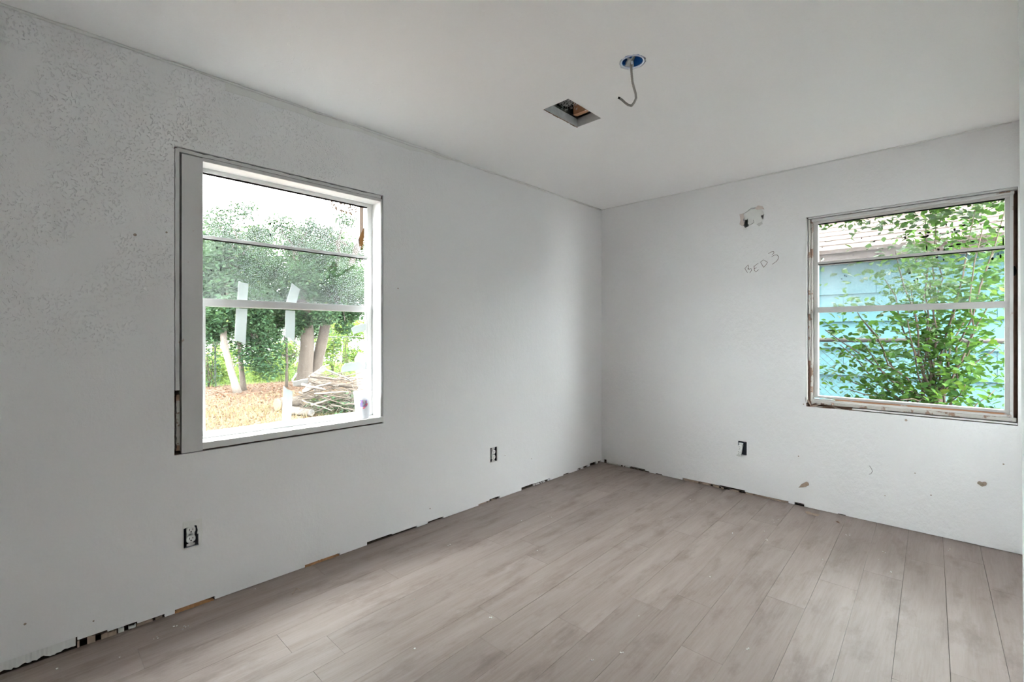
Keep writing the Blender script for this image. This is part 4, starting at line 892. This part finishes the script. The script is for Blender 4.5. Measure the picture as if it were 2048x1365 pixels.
def chainlink(name, label, fn, u0, u1, z0, z1, pitch, r, rail_r, posts, rail_mat):
    t = empty(name, fn((u0 + u1) / 2, 0, z0), 0, label, 'fence'); V = []; Fc = []
    nz = int((z1 - z0) / (pitch / 2)); nu = int((u1 - u0) / pitch)
    tri = [(0, r), (.87 * r, -.5 * r), (-.87 * r, -.5 * r)]
    for k in range(nu + 1):
        b0 = len(V)
        for j in range(nz + 1):
            uu_ = u0 + k * pitch + (pitch / 2 if (j % 2) else 0) * 1.0; ww = .002 if j % 2 else -.002
            for a, c in tri: V.append(fn(uu_ + a, ww + c, z0 + j * pitch / 2))
            if j: 
                for m in range(3): q0 = b0 + (j - 1) * 3; Fc.append((q0 + m, q0 + (m + 1) % 3, q0 + 3 + (m + 1) % 3, q0 + 3 + m))
        b0 = len(V)
        for j in range(nz + 1):
            uu_ = u0 + k * pitch - (pitch / 2 if (j % 2) else 0) + 0.0; ww = -.002 if j % 2 else .002
            for a, c in tri: V.append(fn(uu_ + a, ww + c, z0 + j * pitch / 2))
            if j:
                for m in range(3): q0 = b0 + (j - 1) * 3; Fc.append((q0 + m, q0 + (m + 1) % 3, q0 + 3 + (m + 1) % 3, q0 + 3 + m))
    me = bpy.data.meshes.new('wire_mesh'); me.from_pydata(V, [], Fc); o = link('wire_mesh', me, M['fence'], t); o['kind'] = 'stuff'
    MB().tube([fn(u, 0, z1 + .01) for u in np.linspace(u0, u1, 9)], rail_r, 8).build('top_rail', rail_mat, t)
    for u in posts: MB().tube([fn(u, .03, z0 - .05), fn(u, .03, z1 + .05)], .027, 8).build('post', 'fence', t)
    return t
chainlink('chain_link_fence', 'far chain-link fence along the end of the leafy garden', lambda u, w_, z: (-13.9 + w_, u, z), -3., 8., GZ, GZ + 1.47, .075, .0018, .018, (-2.4, .2, 2.8, 5.4, 7.9), 'fence')
# pale house far beyond
hs = empty('house', (-24, 3, GZ), 0, 'pale house half hidden beyond the garden fence', 'house')
MB().box(-27, -23.5, -4.5, 9, GZ, 2.2).build('wall', 'pale_house', hs)
MB().add([(-23.1, -5, 2.2), (-27.4, -5, 2.2), (-25.2, -5, 3.3), (-23.1, 9.4, 2.2), (-27.4, 9.4, 2.2), (-25.2, 9.4, 3.3)], [(0, 1, 2), (3, 5, 4), (0, 2, 5, 3), (1, 4, 5, 2), (0, 3, 4, 1)]).build('roof', 'roof', hs)
for y in (-2, 1.5, 5): 
    o = MB().box(-23.52, -23.46, y, y + .9, .6, 1.6).build('window', 'glass', hs)
# leaf litter and grass
def clear(P_, segs):
    keep = np.ones(len(P_), bool)
    for a_, b_, r_o in segs:
        a_, b_ = np.asarray(a_, float), np.asarray(b_, float); k_ = P_.shape[1]; a_, b_ = a_[:k_], b_[:k_]; v_ = b_ - a_
        t_ = np.clip(((P_ - a_) @ v_) / (v_ @ v_ + 1e-12), 0, 1); keep &= np.linalg.norm(P_ - a_ - t_[:, None] * v_, axis=1) > r_o
    return keep
def logpts(p, q, d0_, d1_, z0_, z1_): a_, b_ = at(p[0], p[1], d0_), at(q[0], q[1], d1_); a_[2], b_[2] = GZ + z0_, GZ + z1_; return a_, b_
LOG_A = logpts((555, 780), (598, 776), 9.6, 10.05, .14, .14); LOG_B = logpts((572, 795), (623, 802), 9.3, 9.0, .085, .078)
PLY = (on_z(716, 785, GZ), on_z(752, 781, GZ))
FOOT = [(LOG_A[0], LOG_A[1], .17), (LOG_B[0], LOG_B[1], .11), (PLY[0], PLY[1], .1)] + [(p_, p_ + np.array((.001, 0, 0)), r_o) for p_, r_o in ((tb, .36), (tr2[0], .3), (sb, .17), (tb2, .14), (tb3, .09))]
n = 16000; pts = np.stack([rng.uniform(-13.4, -3.4, n), rng.uniform(-3.6, 4.5, n), np.full(n, GZ + .012)], 1)
pts = pts[clear(pts[:, :2], FOOT)]; n = len(pts)
o = leaf_mesh('leaf_litter', pts, rng.uniform(.035, .085, n), 'leaf_dry', None, LEAF4, 0, .5); props(o, 'brown fallen leaves littering the shaded garden ground', 'leaf litter', kind='stuff')
def grass(name, xy, h, mat, label):
    n = len(xy); V = np.zeros((n, 3, 3)); a = rng.uniform(0, 6.28, n); w_ = .006
    hh = h * rng.uniform(.5, 1.3, n); le = rng.normal(0, .45, (n, 2)) * hh[:, None]
    V[:, 0, 0] = xy[:, 0] + np.cos(a) * w_; V[:, 0, 1] = xy[:, 1] + np.sin(a) * w_; V[:, 1, 0] = xy[:, 0] - np.cos(a) * w_; V[:, 1, 1] = xy[:, 1] - np.sin(a) * w_
    V[:, :2, 2] = GZ - .005; V[:, 2, :2] = xy + le; V[:, 2, 2] = GZ + hh
    me = bpy.data.meshes.new(name); me.from_pydata(V.reshape(-1, 3).tolist(), [], np.arange(3 * n).reshape(-1, 3).tolist()); o = link(name, me, M[mat]); return props(o, label, 'grass', kind='stuff')
xy = np.concatenate([np.stack([rng.uniform(-8.5, -4.0, 9000), rng.uniform(-3.4, 2.2, 9000)], 1), np.stack([rng.uniform(-10.5, -8, 1500), rng.uniform(-3, 2.5, 1500)], 1)])
xy = xy[clear(xy, FOOT)]
grass('dry_grass', xy, .11, 'grass_dry', 'dry straw-coloured grass tufts on the garden ground under the window')
xy = np.stack([rng.uniform(-20, -13.6, 9000), rng.uniform(-3.5, 8, 9000)], 1); grass('green_grass', xy, .22, 'grass', 'sunlit green grass beyond the far chain-link fence')

# brush pile: boards, branches, sawn log, plywood
def beam(p, q, wd, th, name, mat, label, cat, group=None, roll=0.):
    p, q = Vector(p), Vector(q); d = (q - p).normalized(); s = d.cross(Vector((0, 0, 1))).normalized(); u = s.cross(d)
    s, u = s * math.cos(roll) + u * math.sin(roll), u * math.cos(roll) - s * math.sin(roll)
    vs = [tuple(e + s * a * wd / 2 + u * c * th / 2) for e in (p, q) for a, c in ((-1, -1), (1, -1), (1, 1), (-1, 1))]
    o = MB().add(vs, [(3, 2, 1, 0), (4, 5, 6, 7), (0, 1, 5, 4), (1, 2, 6, 5), (2, 3, 7, 6), (3, 0, 4, 7)]).build(name, mat); return props(o, label, cat, group)
dp = 9.6
A = lambda x, y, d=dp: at(x, y, d)
gp = 'boards in the brush pile'; OBST = []
for p, q, wd, roll, lab in [((586, 768, 9.5), (616, 762, 9.65), .12, .9, 'wide grey board at the near edge of the brush pile by the sawn log'),
                            ((620, 757, 9.95), (652, 735, 10.1), .13, .9, 'broad tilted grey board leaning up towards the pile top'),
                            ((648, 738, 9.7), (700, 760, 9.5), .07, .6, 'long pale lath sloping down across the pile top'),
                            ((641, 736, 9.8), (658, 730, 9.9), .04, .4, 'short thin stick-like board poking out at the pile peak'),
                            ((606, 784, 9.3), (622, 768, 9.4), .06, 1.1, 'small pale split board standing up low in the pile'),
                            ((628, 780, 9.2), (640, 772, 9.3), .05, 1.0, 'short bluish board scrap in the middle of the pile'),
                            ((704, 762, 9.4), (714, 752, 9.6), .07, .8, 'small pale board scrap against the plywood sheet'),
                            ((584, 762, 9.9), (593, 748, 10.1), .06, 1.2, 'small upright slat against the foot of the big tree')]:
    OBST.append((A(*p), A(*q), wd * .5)); beam(A(*p), A(*q), wd, .02, 'wood_board', 'weathered', lab, 'board', gp, roll)
gp = 'cut branches in the brush pile'
labs = ['cut bare branch tangled in the brush pile']
OBST += [(LOG_A[0], LOG_A[1], .14), (LOG_B[0], LOG_B[1], .085), (A(622, 762, 9.5), A(715, 775, 9.2), .07)]
def free(p, q_, r0, segs):
    P_ = p + (q_ - p) * np.linspace(0, 1, 14)[:, None]; return clear(P_, [(a_, b_, r_o + r0 + .012) for a_, b_, r_o in segs]).all()
made = 0
for k in range(4000):
    if made == 34: break
    x0_, y0_ = random.uniform(596, 700), random.uniform(752, 814); L_ = random.uniform(25, 70); an = random.uniform(-.35, .35)
    x1_ = min(725, x0_ + L_ * math.cos(an)); y1_ = max(742, min(822, y0_ + L_ * math.sin(an))); d = random.uniform(8.6, 10.0)
    r0 = random.choice((.012, .015, .02, .03)); p, q_ = A(x0_, y0_, d), A(x1_, y1_, d + random.uniform(-.3, .3)); p[2] = max(p[2], GZ + r0); q_[2] = max(q_[2], GZ + r0)
    if not free(p, q_, r0, OBST): continue
    made += 1; OBST.append((p, q_, r0))
    o = limb(p, q_, r0, r0 * .5, 'cut_branch', random.choice(('bark', 'bark_light')), None, 6, .08, 6); props(o, labs[0], 'branch', gp)
o = limb(A(622, 762, 9.5), A(715, 775, 9.2), .06, .035, 'limb_log', 'bark', None, 8, .07, 8); props(o, 'thick bent grey limb lying across the brush pile', 'branch')
n = 1500; pts = np.stack([rng.uniform(0, 1, n), rng.uniform(0, 1, n), rng.uniform(0, 1, n)], 1)
c0 = on_z(665, 822, GZ); pts = np.array([c0[0] + .25, c0[1] + .1, GZ]) + (blob((0, 0, .12), (.75, .75, .32), n)); pts[:, 2] = np.maximum(pts[:, 2], GZ + .02)
pts = pts[clear(pts, [(LOG_B[0], LOG_B[1], .16), (LOG_A[0], LOG_A[1], .2)])]; n = len(pts)
o = leaf_mesh('cut_brush', pts, rng.uniform(.05, .13, n), 'leaf_tree', None, LEAF4, .2, .8); props(o, 'wilted dark green cuttings at the foot of the brush pile', 'cuttings', kind='stuff')
b = MB()
for k in range(900):
    x_, y_ = random.uniform(598, 726), random.uniform(748, 822); top_ = 742 + 60 * abs((x_ - 665) / 70) ** 2
    if y_ < top_: continue
    p = A(x_, y_, random.uniform(8.9, 9.9)); p[2] = max(p[2], GZ + .02); an, ln_ = random.uniform(0, 6.28), random.uniform(.12, .38)
    q_ = p + np.array((math.cos(an) * ln_, math.sin(an) * ln_, random.uniform(-.12, .1))); q_[2] = max(q_[2], GZ + .015)
    if not free(p, q_, .004, OBST): continue
    b.tube([tuple(p), tuple((p + q_) / 2 + rng.normal(0, .006, 3)), tuple(q_)], [.007, .005, .003], 4)
o = b.build('twig_tangle', 'bark'); props(o, 'dense tangle of thin dark twigs filling the brush pile', 'twigs', kind='stuff')
lg = empty('sawn_log', tuple(on_z(566, 796, GZ)), 0, 'thick sawn log with an orange cut face lying by the brush pile', 'log')
a, c_ = LOG_A
MB().tube([tuple(a + (c_ - a) * t) for t in (0, .3, .6, 1)], [.135, .135, .13, .12], 14).build('log_body', 'bark', lg, smooth=True)
dv = (c_ - a) / np.linalg.norm(c_ - a); MB().tube([tuple(a - dv * .012), tuple(a + dv * .004)], [.122, .127], 14).build('cut_face', 'sawn', lg)
a, c_ = LOG_B
lg = empty('sawn_log', tuple(a), 0, 'slimmer log lying on the ground in front of the cuttings', 'log')
MB().tube([tuple(a + (c_ - a) * t) for t in (0, .5, 1)], [.085, .08, .075], 10).build('log_body', 'bark_light', lg, smooth=True)
dv = (c_ - a) / np.linalg.norm(c_ - a); MB().tube([tuple(c_ - dv * .004), tuple(c_ + dv * .01)], [.07, .066], 10).build('cut_face', 'weathered', lg)
pb, pc = on_z(716, 785, GZ), on_z(760, 780, GZ); pv = (pc - pb); ln = np.linalg.norm(pv); pv /= ln
f = lambda u, v, w_: tuple(pb + pv * u + np.array((0, 0, v)) + np.array((-.25 * v - w_, .05 * v, 0)))
o = MB(f).prism([(0, 0), (ln * .8, 0), (ln * .8, .95), (.42, .98), (.12, 1.08), (-.02, .9)], 0, .03).build('plywood_sheet', 'plywood'); props(o, 'weathered brown plywood sheet leaning beside the brush pile', 'plywood')

# ---- beyond the end-wall window
chainlink('chain_link_fence', 'near chain-link fence with a dark rail before the teal house', lambda u, w_, z: (u, 1.75 + w_, z), -1.2, 5.2, GZ, GZ + 1.52, .072, .0028, .021, (-1.0, 5.0), 'rail')
th = empty('house', (2.5, 2.6, GZ), 0, 'teal shingle-sided neighbouring house with a brown roof behind the shrub', 'house')
tw = MB().box(-2.6, 9, 2.62, 2.9, GZ - .1, 2.12).build('wall', 'teal', th)
r2 = random.Random(11)
for c in range(8):
    z0_ = -.448 + c * .305; off = (c % 2) * .3
    for k in range(11):
        xa = -.9 + off + k * .61; wv = r2.uniform(-.004, .004)
        vs = [(xa + .002, 2.615, z0_ + .33), (xa + .608, 2.615, z0_ + .33), (xa + .608, 2.568, z0_ + wv), (xa + .002, 2.568, z0_ + wv), (xa + .002, 2.625, z0_ + .33), (xa + .608, 2.625, z0_ + .33), (xa + .608, 2.596, z0_ + wv), (xa + .002, 2.596, z0_ + wv)]
        o = MB().add(vs, [(0, 1, 2, 3), (7, 6, 5, 4), (0, 4, 5, 1), (1, 5, 6, 2), (2, 6, 7, 3), (3, 7, 4, 0)]).build('shingle', 'teal'); o.parent = tw
MB().box(-2.6, 9, 2.28, 2.31, 2.0, 2.13).build('fascia', 'roof', th)
MB().box(-2.6, 9, 2.31, 2.64, 2.10, 2.12).build('soffit', 'roof', th)
rf = MB().add([(-2.8, 2.26, 2.12), (9.2, 2.26, 2.12), (9.2, 6.2, 3.95), (-2.8, 6.2, 3.95), (-2.8, 2.26, 2.15), (9.2, 2.26, 2.15), (9.2, 6.2, 3.98), (-2.8, 6.2, 3.98)], [(3, 2, 1, 0), (4, 5, 6, 7), (0, 1, 5, 4), (1, 2, 6, 5), (2, 3, 7, 6), (3, 0, 4, 7)]).build('roof', 'roof', th)
for k in range(22):
    t = k / 22; y, z = 2.26 + 3.94 * t, 2.15 + 1.83 * t
    o = MB().box(-2.8, 9.2, y, y + .19, z + .002, z + .012).build('shingle_course', 'roof', rf)
# big-leaved shrub with many stems
SB = np.array(on_y(1868, 700, 1.05)); SB[2] = GZ
sh = empty('shrub', tuple(SB), 0, 'leafy many-stemmed shrub growing close outside the end-wall window', 'shrub')
crown = SB + np.array((0, 0, 1.15))
limb(SB - np.array((0, 0, .03)), SB + np.array((-.04, 0, .70)), .065, .055, 'stem', 'stem', sh, 5, .1, 9); limb(SB + np.array((-.04, 0, .66)), crown + np.array((.02, .02, .05)), .05, .04, 'stem', 'stem', sh, 4, .1, 8)
LP, tips = [], []
stem_px = [(1700, 600), (1730, 690), (1665, 745), (1770, 560), (1790, 500), (1815, 640), (1830, 480), (1860, 560), (1880, 470), (1910, 620), (1930, 520), (1965, 460), (1985, 600), (2000, 690), (1940, 700), (1700, 780), (1760, 750), (1930, 770), (1990, 780), (1850, 430), (1950, 420), (1800, 800), (1900, 800), (1725, 640), (1650, 660), (1680, 690), (1870, 400), (1990, 500), (1820, 570), (2010, 420), (1640, 790)]
for i, (x, y) in enumerate(stem_px):
    d = rng.uniform(3.35, 4.15) * (1 if x < 1930 else .93); q_ = at(x, y, d); st = crown + rng.normal(0, .03, 3) - np.array((0, 0, rng.uniform(0, .5)))
    limb(st, q_, .0085, .003, 'stem', 'stem', sh, 7, .12, 6)
    m = 112 if y < 720 else 104; t = rng.uniform(.25, 1.08, m); LP.append(st + (q_ - st) * t[:, None] + rng.normal(0, .075, (m, 3)) * (.5 + t[:, None] * .8))
LP.append(np.array([at(rng.uniform(1640, 2005), rng.uniform(430, 815), rng.uniform(3.5, 4.3)) for _ in range(330)]))
LP.append(np.array([at(rng.uniform(1800, 2012), rng.uniform(395, 600), rng.uniform(3.4, 4.3)) for _ in range(620)]))
LP.append(blob((2.3, 1.1, 2.85), (1.5, .55, .75), 11000))  # unseen crown above the window, added dense to block sky light
LP = np.concatenate(LP); LP[:, 1] = np.clip(LP[:, 1], .42, 1.68)
nL = len(LP); sz = rng.uniform(.034, .074, nL); fr_ = leaf_frames(nL, .35, .7)
pr = np.array([pix(p) for p in LP]); size_px = sz * FPX / pr[:, 2]
vis = (pr[:, 0] > 1630) & (pr[:, 0] < 2015) & (pr[:, 1] > 400) & (pr[:, 1] < 822)
order = np.argsort(-(size_px * vis)); single = order[:300]; rest = order[300:]
lm = bpy.data.meshes.new('leaf'); lm.from_pydata(LEAF8[0].tolist(), [], LEAF8[1]); lm.materials.append(M['leaf_shrub'])
for i in single:
    o = bpy.data.objects.new('leaf', lm); COL.objects.link(o); o.parent = sh
    s_, d_, u_ = fr_[0][i], fr_[1][i], fr_[2][i]
    o.matrix_world = Matrix(((s_[0] * sz[i], d_[0] * sz[i], u_[0] * sz[i], LP[i][0] - SB[0]), (s_[1] * sz[i], d_[1] * sz[i], u_[1] * sz[i], LP[i][1] - SB[1]), (s_[2] * sz[i], d_[2] * sz[i], u_[2] * sz[i], LP[i][2] - SB[2]), (0, 0, 0, 1)))
leaf_mesh('foliage', LP[rest], sz[rest], 'leaf_shrub', sh, LEAF8, frames=tuple(a[rest] for a in fr_))
